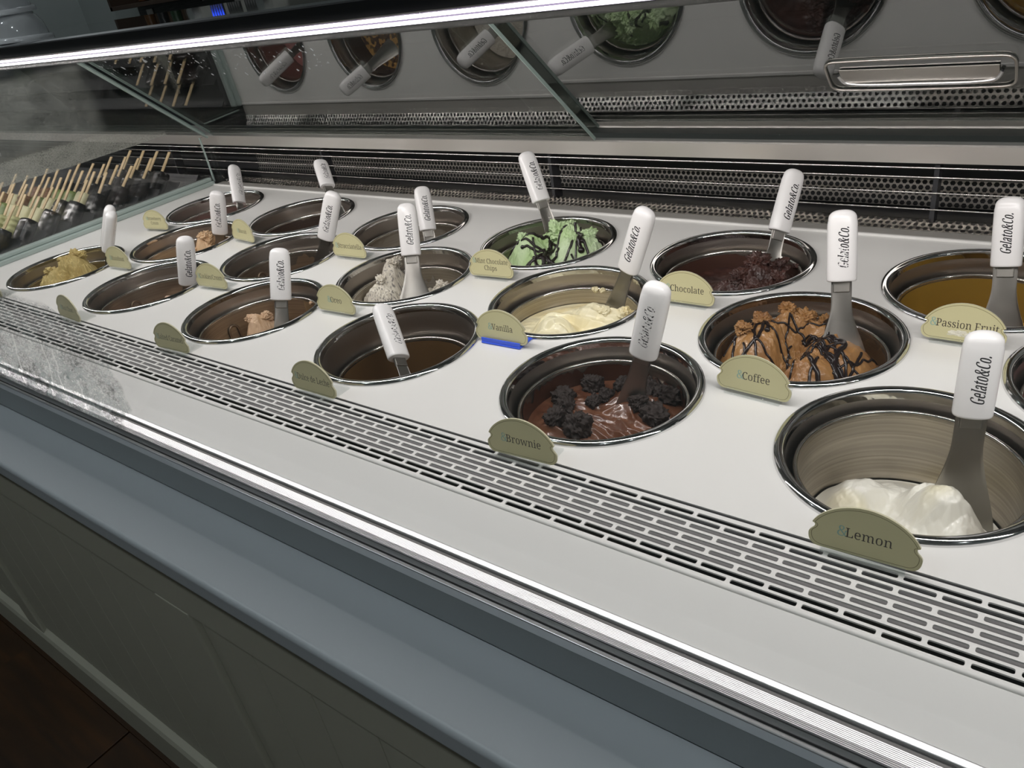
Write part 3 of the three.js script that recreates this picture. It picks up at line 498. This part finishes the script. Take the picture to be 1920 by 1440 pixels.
gelato('C1', 'chocolate_gelato', 'dark brown chocolate gelato torn into rough lumps', G.C1 = { level: -0.046, rough: 0.42, coat: 0.2, bumps: [[0.045, -0.005, 0.030, 0.045, 0.055, 0], [0.01, 0.015, 0.018, 0.05, 0.05, 0], [-0.05, 0.03, -0.012, 0.03, 0.03, 0]], relief: (x, z) => crumb(44, 0.012)(x, z) * smooth(-0.04, 0.01, x) + 0.002 * noise(x * 90, z * 90, 7), color: (x, z) => mixc([0.075, 0.028, 0.020], [0.030, 0.011, 0.009], 0.4 + 1.2 * noise(x * 44, z * 44, 2)), lumps: [[0.03, -0.015, 0.014, 0.003, 0.6], [0.055, -0.03, 0.012, 0.002, 0.6], [0.02, 0.02, 0.012, 0.002, 0.6], [0.065, 0.0, 0.011, 0.002, 0.6], [0.045, 0.03, 0.012, 0.002, 0.6]], films: [{ from: 2.4, to: 6.9, top: -0.022, wave: 0.006, freq: 2, color: [0.075, 0.032, 0.022], opacity: 0.9 }], smears: [[5.6, -0.022, 0.004]] });
{
  const o = G.C2 = { ribbon: 1.5, level: -0.050, rough: 0.55, bumps: [[-0.045, -0.005, 0.044, 0.045, 0.055, 0], [0.045, -0.025, 0.050, 0.05, 0.05, 0], [0.0, 0.02, 0.032, 0.06, 0.06, 0], [0.0, -0.04, 0.034, 0.05, 0.035, 0]], relief: (x, z) => crumb(62, 0.011)(x, z) * (0.55 + 0.7 * smooth(0.0, -0.05, z)) + 0.0022 * Math.abs(noise(x * 190, z * 190, 3)), color: (x, z) => mixc([0.46, 0.63, 0.30], [0.60, 0.74, 0.47], 0.5 + 1.2 * noise(x * 34, z * 34, 4)), lumps: [[0.0, -0.03, 0.015, 0.008, 0.6, 1.0], [0.012, -0.04, 0.013, 0.006, 0.6, 1.0], [-0.005, -0.045, 0.012, 0.010, 0.6, 1.1], [0.05, -0.04, 0.012, 0.005, 0.6], [-0.06, -0.015, 0.011, 0.003, 0.6]], films: [{ from: 2.4, to: 6.9, top: -0.022, wave: 0.006, freq: 2, color: [0.34, 0.46, 0.20], opacity: 0.22 }] };
  const g = gelato('C2', 'mint_gelato', 'pale green mint gelato mounded and laced with dark chocolate sauce', o);
  for (const s of [3, 8, 14]) drizzle(g, o, s, 9, [0, 0.0, 0.06, 0.055, s === 8 ? 0.2 : 1.2], [0.014, 0.009, 0.008], 'dark chocolate sauce trails');
}
gelato('C3', 'stracciatella_gelato', 'thin cream film of gelato left in an emptied tub beside the mint', G.C3 = { level: -0.10, rough: 0.5, relief: crumb(60, 0.004), color: () => [0.80, 0.75, 0.66], films: [{ from: 2.8, to: 6.4, top: -0.034, wave: 0.01, freq: 3, color: [0.78, 0.73, 0.65], opacity: 0.10 }], smears: [[4.3, -0.04, 0.002], [5.6, -0.034, 0.003], [5.75, -0.034, 0.0024]] });
gelato('C4', 'biscuit_gelato', 'dark emptied gelato with golden biscuit crumbs on the tub wall', G.C4 = { level: -0.075, rough: 0.5, relief: crumb(70, 0.003), color: (x, z) => noise(x * 120, z * 120, 2) > 0.15 ? [0.62, 0.36, 0.10] : [0.07, 0.03, 0.02], films: [{ from: 2.8, to: 6.4, top: -0.026, wave: 0.004, freq: 3, color: [0.055, 0.035, 0.032], opacity: 0.6 }], smears: [[4.55, -0.058, 0.003], [4.65, -0.060, 0.0026], [4.75, -0.057, 0.003], [4.85, -0.055, 0.0024], [4.4, -0.062, 0.0022], [4.95, -0.054, 0.0022]] });
gelato('C5', 'strawberry_gelato', 'thin pink film of gelato left round the tub by the glass divider', G.C5 = { level: -0.10, rough: 0.5, relief: crumb(70, 0.003), color: () => [0.48, 0.20, 0.19], films: [{ from: 2.8, to: 6.4, top: -0.028, wave: 0.004, freq: 3, color: [0.48, 0.21, 0.20], opacity: 0.14 }] });

// ---------------------------------------------------------------- spatulas
const print = (() => {
  const mk = (fade, seed) => {
    const W = 512, H = 512, c = document.createElement('canvas'); c.width = W; c.height = H; const x = c.getContext('2d');
    x.fillStyle = '#f4f2f1'; x.fillRect(0, 0, W, H);
    for (const u of [0.25, 0.75]) {
      x.save(); x.translate(u * W, H * 0.52); x.rotate(-Math.PI / 2); x.transform(1, 0, -0.22, 1.05, 0, 0);
      x.font = 'italic bold 62px serif'; x.textAlign = 'center'; x.textBaseline = 'middle'; x.fillStyle = '#17161a'; x.fillText('Gelato&Co.', 0, 0, 300); x.restore();
    }
    if (fade) { const r = rng(seed); x.fillStyle = '#f4f2f1'; for (let i = 0; i < fade; i++) x.fillRect(r() * W, H * (0.22 + 0.6 * r() * (fade > 900 ? 1 : 0.5) + (fade > 900 ? 0 : 0.3)), 3 + r() * 10, 2 + r() * 7); }
    const t = new THREE.CanvasTexture(c); t.colorSpace = THREE.SRGBColorSpace; t.anisotropy = 8; return t;
  };
  return [mk(0, 1), mk(700, 2), mk(2600, 3)].map(t => std(lin(1, 1, 1), 0.24, 0, { map: t }));
})();
const HANDLE = (() => {
  const L = 0.090, hw = 0.0155, ht = 0.0105, P = [], U = [], I = [], N = 48, prof = [];
  prof.push([0, 0.0], [0, 0.88], [0.0008, 0.97], [0.003, 1.0], [0.02, 1.0], [0.05, 1.0], [0.070, 0.985], [0.0755, 0.965], [0.0762, 0.945], [0.079, 0.93]);
  for (let k = 1; k <= 8; k++) { const a = k / 8 * Math.PI / 2; prof.push([0.079 + 0.011 * Math.sin(a), 0.93 * Math.cos(a) ** 0.75]); }
  prof.forEach(([y, s]) => { for (let k = 0; k <= N; k++) { const a = -Math.PI / 2 + k / N * 2 * Math.PI, e = 2 / 2.35, ca = Math.cos(a + Math.PI / 2), sa = Math.sin(a + Math.PI / 2), X = Math.sign(ca) * Math.abs(ca) ** e, Z = Math.sign(sa) * Math.abs(sa) ** e; P.push(hw * s * -X, y, ht * s * Z); U.push(k / N, y / L); } });
  for (let i = 0; i < prof.length - 1; i++) for (let k = 0; k < N; k++) { const a = i * (N + 1) + k, b = a + N + 1; I.push(a, b, a + 1, a + 1, b, b + 1); }
  const g = new THREE.BufferGeometry(); g.setAttribute('position', new THREE.Float32BufferAttribute(P, 3)); g.setAttribute('uv', new THREE.Float32BufferAttribute(U, 2)); g.setIndex(I); g.computeVertexNormals(); return g;
})();
function bladeGeometry(len, w0, w1, flare, curl) {
  const n = 26, m = 10, top = [], P = [], I = [];
  const W = t => w0 + (w1 - w0) * smooth(flare, 1, t) - (t > 0.94 ? (w1 * 0.55) * ((t - 0.94) / 0.06) ** 2.2 : 0);
  for (const s of [0.0006, -0.0006]) for (let i = 0; i <= n; i++) for (let k = 0; k <= m; k++) { const t = i / n, u = k / m * 2 - 1, w = W(t) / 2; P.push(u * w, -t * len, s + curl * t * t + (0.006 * t) * (u * u) * (w1 > 0.03 ? 1 : 0.3)); }
  const S = (n + 1) * (m + 1);
  for (let i = 0; i < n; i++) for (let k = 0; k < m; k++) { const a = i * (m + 1) + k, b = a + m + 1; I.push(a, b, a + 1, a + 1, b, b + 1, S + a, S + a + 1, S + b, S + a + 1, S + b + 1, S + b); }
  for (let i = 0; i < n; i++) for (const k of [0, m]) { const a = i * (m + 1) + k, b = a + m + 1; I.push(a, S + a, b, b, S + a, S + b); }
  for (let k = 0; k < m; k++) { const a = n * (m + 1) + k; I.push(a, a + 1, S + a, a + 1, S + a + 1, S + a); }
  const g = new THREE.BufferGeometry(); g.setAttribute('position', new THREE.Float32BufferAttribute(P, 3)); g.setIndex(I); g.computeVertexNormals(); return g.toNonIndexed();
}
const EYE = V(0.096, 0.43, 0.594);
function spatula(key, tip, bottom, len, turn, kind, wear, label, extra = {}) {
  const t = T[key], A = V(...tip), B = V(...bottom), y = A.clone().sub(B).normalize();
  const s = thing('gelato_spatula', label, 'spatula', [t.x + B.x, B.y, t.z + B.z]);
  const f = EYE.clone().sub(V(t.x, 0.05, t.z)); f.addScaledVector(y, -f.dot(y)).normalize(); const x = y.clone().cross(f).normalize();
  s.quaternion.setFromRotationMatrix(new THREE.Matrix4().makeBasis(x, y, f)); s.rotateY(turn);
  const h = mesh('handle', HANDLE, print[wear], s, 'white plastic handle with black lettering'); h.scale.y = A.distanceTo(B) / 0.090;
  const [w0, w1, flare, curl] = { spade: [0.021, 0.054, 0.25, 0.006], wide: [0.024, 0.060, 0.2, 0.004], slim: [0.017, 0.026, 0.1, 0.004], flat: [0.020, 0.034, 0.15, 0.002] }[kind];
  mesh('blade', bladeGeometry(len, extra.w0 ?? w0, extra.w1 ?? w1, flare, curl), M.blade, s, 'flared stainless steel blade');
  mesh('neck', rbox(-0.0085, 0.0085, -0.012, 0.004, -0.0025, 0.0025, 0.001), M.blade, s);
  return s;
}
spatula('A0', [0.034, 0.096, -0.060], [0.035, 0.021, -0.050], 0.118, 0.15, 'wide', 0, 'white handled spatula with broad blade stuck in the lemon gelato');
spatula('A1', [0.063, 0.118, -0.027], [0.038, 0.032, -0.030], 0.085, -0.35, 'flat', 2, 'worn white spatula stuck among the brownie cubes');
spatula('A2', [-0.052, 0.031, -0.031], [0.006, -0.018, 0.010], 0.085, 0.7, 'slim', 2, 'white spatula sunk low in the brown caramel tub');
spatula('A3', [0.022, 0.079, -0.060], [0.029, 0.007, -0.030], 0.090, 0.0, 'flat', 1, 'white spatula standing in the salted caramel tub');
spatula('A4', [0.062, 0.073, -0.063], [0.037, -0.012, -0.050], 0.090, 0.2, 'spade', 0, 'white spatula standing in the tub with a beige remnant');
spatula('A5', [0.090, 0.100, -0.087], [0.045, 0.024, -0.070], 0.070, 1.35, 'slim', 2, 'white spatula seen edge on in the pistachio gelato');
spatula('A5', [0.099, 0.092, -0.082], [0.056, 0.018, -0.064], 0.070, 1.35, 'slim', 2, 'second white spatula pressed against the first in the pistachio gelato');
spatula('B1', [0.017, 0.120, -0.075], [0.027, 0.048, -0.050], 0.095, 0.1, 'spade', 1, 'white spatula standing in the sauce striped coffee gelato');
spatula('B2', [0.103, 0.120, -0.040], [0.070, 0.036, -0.040], 0.090, -0.6, 'flat', 0, 'white spatula leaning outwards from the vanilla gelato');
spatula('B3', [-0.014, 0.098, -0.050], [0.003, 0.025, -0.020], 0.092, 0.0, 'wide', 0, 'white spatula with a broad blade in the cookie flecked gelato');
spatula('B4', [0.093, 0.097, -0.076], [0.057, 0.016, -0.060], 0.090, -0.35, 'flat', 1, 'white spatula leaning on the wall of the cookies and cream tub');
spatula('B5', [0.054, 0.084, -0.069], [0.028, -0.002, -0.060], 0.070, -0.2, 'flat', 1, 'white spatula standing in the hazelnut gelato');
spatula('C0', [0.004, 0.093, -0.045], [0.013, 0.020, -0.020], 0.105, -0.15, 'wide', 0, 'white spatula with a yellow stained blade in the passion fruit tub');
spatula('C1', [0.045, 0.093, -0.115], [0.040, 0.021, -0.068], 0.085, 0.5, 'spade', 0, 'white spatula stuck in the lumpy chocolate gelato');
spatula('C2', [-0.084, 0.117, -0.084], [-0.048, 0.043, -0.062], 0.090, 0.45, 'flat', 1, 'white spatula leaning back in the green mint gelato');
spatula('C3', [-0.006, 0.058, -0.056], [0.019, -0.013, -0.025], 0.075, 0.2, 'spade', 0, 'white spatula standing in the emptied stracciatella tub');
spatula('C4', [-0.012, 0.087, -0.090], [0.030, 0.044, -0.060], 0.080, 0.4, 'flat', 1, 'white spatula leaning back in the biscuit crumb tub');
spatula('C5', [0.016, 0.076, -0.068], [0.053, 0.003, -0.028], 0.055, 0.7, 'slim', 2, 'white spatula standing in the strawberry tub by the glass divider');

// ---------------------------------------------------------------- flavour signs
const signShape = (() => {
  const s = new THREE.Shape(), w = 0.0385, b = 0.030;
  s.moveTo(-b, 0); s.lineTo(b, 0); s.bezierCurveTo(b + 0.006, 0, w, 0.004, w, 0.010); s.bezierCurveTo(w, 0.014, w - 0.0045, 0.0145, w - 0.0042, 0.0185); s.bezierCurveTo(w - 0.004, 0.0200, w - 0.0025, 0.0195, w - 0.0022, 0.0205);
  s.bezierCurveTo(w - 0.008, 0.032, 0.016, 0.041, 0, 0.0412); s.bezierCurveTo(-0.016, 0.041, -w + 0.008, 0.032, -w + 0.0022, 0.0205); s.bezierCurveTo(-w + 0.0025, 0.0195, -w + 0.004, 0.0200, -w + 0.0042, 0.0185); s.bezierCurveTo(-w + 0.0045, 0.0145, -w, 0.014, -w, 0.010); s.bezierCurveTo(-w, 0.004, -b - 0.006, 0, -b, 0);
  return s;
})();
const signBody = new THREE.ExtrudeGeometry(signShape, { depth: 0.0018, bevelEnabled: false, curveSegments: 10 }); signBody.translate(0, 0.004, -0.0018);
const signFace = (() => { const g = new THREE.ShapeGeometry(signShape, 10), p = g.attributes.position, u = g.attributes.uv; for (let i = 0; i < p.count; i++) u.setXY(i, (p.getX(i) + 0.0385) / 0.077, p.getY(i) / 0.0415); g.translate(0, 0.004, 0.0003); return g; })();
const outline = signShape.getPoints(10);
function signTexture(lines, o = {}) {
  const W = 616, H = 332, c = document.createElement('canvas'); c.width = W; c.height = H; const x = c.getContext('2d'), k = W / 0.077;
  x.fillStyle = '#d3cda2'; x.fillRect(0, 0, W, H);
  x.strokeStyle = '#6a5f3c'; x.lineWidth = 3; x.beginPath(); outline.forEach((q, i) => { const X = W / 2 + q.x * k * 0.945, Y = H - (0.0206 + (q.y - 0.0206) * 0.90) * k; i ? x.lineTo(X, Y) : x.moveTo(X, Y); }); x.closePath(); x.stroke();
  const size = (o.size || 66) * 1.28, n = lines.length; x.textBaseline = 'middle'; x.textAlign = 'left';
  lines.forEach((s, i) => {
    x.font = `${size}px serif`; const y = H * 0.56 + (i - (n - 1) / 2) * size * 1.02, wide = o.squeeze || 0.86, amp = i === 0 && !o.plain, aw = amp ? x.measureText('&').width * 0.8 : 0, w = x.measureText(s).width + aw;
    x.save(); x.translate(W / 2, y); x.scale(Math.min(wide, W * 0.80 / w), 1); let X = -w / 2;
    if (amp) { x.fillStyle = '#8fb5ae'; x.font = `${size * 1.1}px serif`; x.fillText('&', X, -2); X += aw; x.font = `${size}px serif`; }
    x.fillStyle = '#2b211c'; x.fillText(s, X, 0); x.restore();
  });
  if (o.torn) { const r = rng(9); for (let i = 0; i < 150; i++) { x.fillStyle = ['#e6e2d2', '#d9d5c4', '#f0eddf'][i % 3]; x.fillRect(W * (0.32 + 0.34 * r()), H * (0.70 + 0.13 * r()), 10 + 26 * r(), 4 + 9 * r()); } }
  const t = new THREE.CanvasTexture(c); t.colorSpace = THREE.SRGBColorSpace; t.anisotropy = 8; return t;
}
const signEdge = std(lin(0.60, 0.57, 0.40), 0.4);
function sign(key, dz, yaw, lines, label, o = {}) {
  const t = T[key], s = thing('flavour_sign', label, 'sign', [t.x + (o.dx || 0), 0.0004, t.z + dz]); s.rotation.y = yaw * Math.PI / 180;
  const lean = new THREE.Group(); lean.name = 'sign_board'; lean.rotation.x = -0.10; s.add(lean);
  mesh('plaque', signBody, signEdge, lean);
  mesh('printed_face', signFace, std(lin(0.92, 0.92, 0.9), 0.45, 0, { map: signTexture(lines, o) }), lean, 'cream face with a thin border and dark serif lettering');
  const m = o.blue ? phys(lin(0.03, 0.10, 0.75), { roughness: 0.25 }) : M.acrylic, n = o.blue ? 'bright blue plastic foot' : 'clear acrylic foot';
  mesh('foot', [rbox(-0.029, 0.029, 0, 0.0022, -0.030, 0.004, 0.0008), rbox(-0.029, 0.029, 0.0022, 0.0075, 0.0012, 0.0030, 0.0006), rbox(-0.029, 0.029, 0.0022, 0.009, -0.0042, -0.0026, 0.0006)], m, s, n);
}
sign('A0', 0.140, 2, ['Lemon'], 'cream sign lettered lemon in front of the white gelato', { size: 70 });
sign('A1', 0.144, 3.7, ['Brownie'], 'cream sign lettered brownie in front of the brownie cubes', { size: 70 });
sign('A2', 0.142, 0.3, ['Dulce de Leche'], 'cream sign lettered dulce de leche by the empty brown tub', { size: 68 });
sign('A3', 0.142, 3.7, ['Salted Caramel'], 'cream sign lettered salted caramel at the grille', { size: 68 });
sign('A4', 0.142, -1.9, ['Nut Choc'], 'cream sign with short lettering before the tub of beige remnant', { size: 68 });
sign('A5', 0.142, 3, ['Pistachio'], 'cream sign in front of the pistachio tub at the grille', { size: 68 });
sign('B1', 0.137, -4.2, ['Coffee'], 'cream sign lettered coffee below the sauce striped gelato', { size: 70 });
sign('B2', 0.134, 2, ['Vanilla'], 'cream sign lettered vanilla on a blue foot', { size: 68, blue: true, dx: -0.012 });
sign('B3', 0.143, 2.2, ['Oreo'], 'cream sign lettered with a four letter cookie name', { size: 72 });
sign('B4', 0.146, 5, ['Cookies/Cream'], 'cream sign lettered cookies and cream', { size: 68 });
sign('B5', 0.145, 4.2, ['Hazelnut'], 'cream sign lettered hazelnut between two tubs', { size: 68 });
sign('C0', 0.144, -0.7, ['Passion Fruit'], 'cream sign lettered passion fruit with a torn sticker on it', { size: 70, torn: true });
sign('C1', 0.145, 0.6, ['Chocolate'], 'cream sign lettered chocolate in front of the dark lumpy gelato', { size: 70 });
sign('C2', 0.148, 4.6, ['Mint Chocolate', 'Chips'], 'cream sign lettered mint chocolate chips in two lines', { size: 62 });
sign('C3', 0.149, 2.9, ['Stracciatella'], 'cream sign lettered stracciatella', { size: 70 });
sign('C4', 0.145, -5, ['Biscuit'], 'small cream sign in front of the biscuit crumb tub', { size: 64 });
sign('C5', 0.150, 8, ['Strawberry', 'Cream'], 'cream sign lettered strawberry cream in two lines by the divider', { size: 58, plain: false });

// ---------------------------------------------------------------- popsicles beyond the glass divider
{
  const trayMat = std(lin(0.028, 0.030, 0.033), 0.35);
  const deck = thing('popsicle_tray', 'dark stepped tray holding rows of popsicles behind the glass divider', 'tray');
  mesh('deck', box(LX0 + 0.01, CX0 - 0.03, -0.06, -0.05, -0.486, 0.262), trayMat, deck);
  mesh('side', box(CX0 - 0.034, CX0 - 0.030, -0.06, 0.012, -0.486, 0.262), trayMat, deck);
  mesh('rear_edge', box(LX0 + 0.01, CX0 - 0.03, -0.05, 0.004, -0.490, -0.484), M.steelDull, deck);
  for (let k = 0; k < 11; k++) { const g = box(LX0 + 0.01, CX0 - 0.036, -0.046, 0.026, -0.001, 0.001); g.rotateX(-0.80); g.translate(0, 0.020 - 0.0225 * 0.717, 0.115 - k * 0.0565 - 0.0225 * 0.697); mesh('step', g, trayMat, deck); }
  const half = (w, l, t, ridged, seed) => {   // bar: rounded, its flat end up where the stick comes out
    const g = new THREE.BoxGeometry(1, 1, 1, 10, 22, 6), p = g.attributes.position, v = V(0, 0, 0);
    for (let i = 0; i < p.count; i++) {
      v.fromBufferAttribute(p, i); const q = v.clone(); const yy = v.y; const e = yy < 0 ? Math.sqrt(Math.max(0, 1 - (yy * 2) ** 4)) * 0.25 + 0.75 : 1 - 0.10 * smooth(0.4, 0.5, yy);
      const len = Math.hypot(v.x * 2, v.z * 2) || 1, m = Math.max(Math.abs(v.x * 2), Math.abs(v.z * 2)), rnd = 1 - 0.22 * (len / Math.max(m, 1e-6) - 1) * 2.0;
      let sx = rnd * e, sz = rnd * e; if (ridged) { const r = 1 + 0.09 * Math.sin(yy * 6.2832 * 5.5); sx *= r; sz *= r * 1.05; }
      const k = 1 + 0.05 * noise(v.x * 3 + seed, yy * 5, v.z * 3); p.setXYZ(i, v.x * w * sx * k, yy * l, v.z * t * sz * k);
    }
    const o = mergeVertices(g.deleteAttribute('uv').deleteAttribute('normal')); o.computeVertexNormals(); return o;
  };
  const plain = half(0.050, 0.074, 0.030, false, 1), ridged = half(0.048, 0.074, 0.032, true, 4), stick = rbox(-0.0056, 0.0056, 0.030, 0.096, -0.0013, 0.0013, 0.0010, 1);
  const stickMat = std(lin(0.62, 0.47, 0.26), 0.6), line = tube([[-0.020, 0.01, 0.0155], [-0.004, 0.02, 0.017], [0.006, 0.004, 0.017], [0.018, 0.014, 0.0155]], 0.0010, 16, 5);
  const kinds = {
    dark: [plain, std(lin(0.010, 0.009, 0.010), 0.22), 'dark chocolate popsicle', false],
    laced: [plain, std(lin(0.010, 0.009, 0.010), 0.22), 'dark chocolate popsicle with white icing lines', true],
    pistachio: [ridged, std(lin(0.55, 0.56, 0.28), 0.55), 'pale green ridged popsicle', false],
    cream: [plain, std(lin(0.62, 0.60, 0.36), 0.5), 'cream coloured smooth popsicle', false],
    kiwi: [plain, std(lin(0.13, 0.20, 0.035), 0.4), 'mossy green popsicle', false],
    nut: [ridged, std(lin(0.20, 0.10, 0.05), 0.6), 'brown nut coated popsicle', false],
  };
  const cols = [
    ['dark', 'laced', 'laced', 'dark', 'dark', 'dark', 'dark', 'dark', 'dark', 'dark'],
    ['pistachio', 'pistachio', 'laced', 'pistachio', 'cream', 'laced', 'cream', 'dark', 'dark', 'dark'],
    ['pistachio', 'pistachio', 'pistachio', 'pistachio', 'cream', 'cream', 'kiwi', 'dark', 'dark', 'dark'],
    ['kiwi', 'cream', 'pistachio', 'kiwi', 'cream', 'kiwi', 'kiwi', 'dark', 'dark', 'dark'],
    ['kiwi', 'nut', 'cream', 'nut', 'kiwi', 'nut', 'nut', 'dark'],
    ['nut', 'cream', 'nut', 'dark', 'nut', 'cream', 'nut'],
    ['dark', 'nut', 'dark', 'nut', 'dark', 'nut'],
  ];
  const place = ['beside the glass divider', 'one column in from the divider', 'two columns in from the divider', 'three columns in from the divider', 'four columns in from the divider', 'five columns in from the divider', 'six columns in from the divider'];
  const rr = rng(21);
  cols.forEach((col, c) => col.forEach((k, j) => {
    const [g, m, what, icing] = kinds[k];
    const o = thing('popsicle', `${what} ${place[c]}`, 'popsicle', [CX0 - 0.085 - c * 0.064 + (rr() - 0.5) * 0.006, 0.020, 0.115 - j * 0.0565 + (rr() - 0.5) * 0.004], 'popsicles in the tray');
    mesh('ice_bar', g, m, o); mesh('stick', stick, stickMat, o, 'flat wooden stick'); if (icing) mesh('icing', line, std(lin(0.75, 0.72, 0.62), 0.5), o, 'white icing line');
    o.rotation.set(-0.80 + (rr() - 0.5) * 0.06, 0, (rr() - 0.5) * 0.16);
  }));
}

// ---------------------------------------------------------------- clear lids stacked on the canopy shelf
{
  const lid = phys(lin(0.93, 0.94, 0.96), { roughness: 0.08, transmission: 0.5, thickness: 0, ior: 1.5 });
  const domeG = lathe([[0.0, 0.040], [0.014, 0.0395], [0.024, 0.037], [0.034, 0.030], [0.040, 0.020], [0.0425, 0.008], [0.043, 0.0]], 40), rimG = new THREE.TorusGeometry(0.0455, 0.0022, 8, 48); rimG.rotateX(Math.PI / 2); const skirt = lathe([[0.043, 0.003], [0.048, 0.002], [0.048, -0.004]], 40);
  [[-1.282, 0, 0.005, 'lowest of the stack'], [-1.296, 0.0405, 0.008, 'between two others'], [-1.288, 0.081, 0.005, 'topmost of the stack']].forEach(([x, y, z, w], i) => {
    const o = thing('plastic_lid', `clear domed plastic lid on the canopy shelf, ${w}`, 'lid', [x, 0.4055 + y, z], 'stacked lids'); o.rotation.set(0.05 * (i - 1), 0, -0.06 * i);
    mesh('dome', domeG, lid, o); mesh('rim', [rimG, skirt], phys(lin(0.92, 0.93, 0.95), { roughness: 0.15, transmission: 0.2, thickness: 0 }), o);
    mesh('rib_ring', new THREE.TorusGeometry(0.030, 0.0016, 6, 40).rotateX(Math.PI / 2).translate(0, 0.0335, 0), phys(lin(0.92, 0.93, 0.95), { roughness: 0.15, transmission: 0.1, thickness: 0 }), o);
  });
}

// ---------------------------------------------------------------- behind the counter
{
  const stone = dataTexture(256, 256, (u, v) => { const k = 0.20 + 0.22 * noise(u * 60, v * 60, 1) + 0.15 * noise(u * 140, v * 140, 5); return [k, k * 1.01, k]; }, true);
  const bc = thing('back_counter', 'dark speckled stone counter along the wall behind the cabinet', 'counter');
  mesh('body', box(-6.1, 1.6, -FLOOR + 0.001, 0.10, -2.55, -1.95), M.dark, bc); mesh('worktop', rbox(-6.1, 1.6, 0.10, 0.14, -2.56, -1.90, 0.004), std(lin(0.5, 0.5, 0.5), 0.3, 0, { map: stone }), bc);
  mesh('splashback', box(-5.36, -1.0, 0.14, 0.375, -2.57, -2.55), std(lin(0.6, 0.6, 0.58), 0.4, 0, { map: stone }), bc);
  const sh = thing('wooden_shelf_unit', 'dark brown wooden shelf unit on the back wall', 'shelf');
  mesh('back_panel', box(-5.36, -4.15, 0.385, 1.25, -2.59, -2.57), std(lin(0.055, 0.030, 0.014), 0.6), sh);
  for (const y of [0.378, 0.80, 1.22]) mesh('shelf_board', rbox(-5.36, -4.15, y, y + 0.025, -2.59, -2.36, 0.003), std(lin(0.035, 0.02, 0.012), 0.6), sh);
  for (const x of [-5.36, -4.175]) mesh('side_panel', box(x, x + 0.025, 0.378, 1.25, -2.59, -2.36), std(lin(0.035, 0.02, 0.012), 0.6), sh);
  const bottle = lathe([[0, 0], [0.032, 0], [0.034, 0.006], [0.034, 0.13], [0.028, 0.16], [0.012, 0.185], [0.011, 0.235], [0.013, 0.238], [0.013, 0.25], [0, 0.25]], 24);
  const looks = [['amber', [0.06, 0.025, 0.006]], ['black', [0.008, 0.008, 0.009]], ['green', [0.012, 0.03, 0.012]], ['brown', [0.035, 0.018, 0.01]], ['red', [0.08, 0.01, 0.008]], ['grey', [0.06, 0.06, 0.06]]];
  looks.forEach(([n, c], i) => { const o = thing('bottle', `${n} bottle on the brown shelf unit`, 'bottle', [-5.10 + i * 0.155, 0.4035, -2.46], 'bottles on the shelf unit'); mesh('glass_body', bottle, phys(lin(...c), { roughness: 0.15 }), o); mesh('cap', lathe([[0, 0.262], [0.014, 0.262], [0.0145, 0.236], [0.0, 0.236]], 20), M.steelDull, o); });
  const sw = thing('wall_socket', 'small white wall socket plate on the dark splashback', 'socket', [-5.22, 0.30, -2.549]); mesh('plate', rbox(-0.035, 0.035, -0.055, 0.055, 0, 0.008, 0.003), M.white, sw); mesh('rocker', rbox(-0.016, 0.016, -0.03, 0.03, 0.008, 0.012, 0.002), M.white, sw);
  // coffee machine
  const e = thing('coffee_machine', 'pale grey coffee machine with dark buttons and a row of blue lights', 'coffee machine', [-3.45, 0.14, -2.15]);
  const body = std(lin(0.30, 0.30, 0.27), 0.4);
  mesh('housing', rbox(-0.40, 0.40, 0.30, 0.47, -0.22, 0.22, 0.02, 4), body, e); mesh('back', rbox(-0.40, 0.40, 0.0, 0.31, -0.22, -0.08, 0.01), M.steelDull, e); mesh('drip_tray', rbox(-0.38, 0.38, 0.0, 0.07, -0.20, 0.20, 0.006), M.steelDull, e); mesh('cup_rail', tube([[-0.38, 0.52, 0.2], [0, 0.52, 0.205], [0.38, 0.52, 0.2]], 0.005, 20, 6), M.chrome, e);
  for (const x of [-0.18, -0.04, 0.10]) { const p = mesh('button_panel', rbox(x, x + 0.11, 0.312, 0.378, 0.216, 0.224, 0.003), M.gloss, e, 'dark button panel'); for (let k = 0; k < 5; k++) mesh('button', rbox(x + 0.012 + k * 0.019, x + 0.024 + k * 0.019, 0.322, 0.340, 0.223, 0.227, 0.001), M.greySheet, p); }
  for (let k = 0; k < 5; k++) { const g = new THREE.SphereGeometry(0.0055, 10, 8); g.translate(-0.168 + k * 0.021, 0.365, 0.225); mesh('signal_led', g, new THREE.MeshStandardMaterial({ color: 0x000000, emissive: new THREE.Color(0.02, 0.08, 1), emissiveIntensity: 4 }), e, 'small blue light'); }
  for (const x of [-0.30, 0.27]) { const k = new THREE.CylinderGeometry(0.03, 0.034, 0.05, 24); k.rotateX(Math.PI / 2); k.translate(x, 0.345, 0.24); mesh('steam_knob', k, M.chrome, e, 'chrome steam knob'); }
  for (const x of [-0.12, 0.14]) mesh('group_head', [new THREE.CylinderGeometry(0.035, 0.035, 0.06, 24).translate(x, 0.275, 0.12), tube([[x, 0.25, 0.12], [x, 0.245, 0.22], [x, 0.24, 0.30]], 0.011, 12, 8)], M.chrome, e);
}

renderer.render(scene, camera);
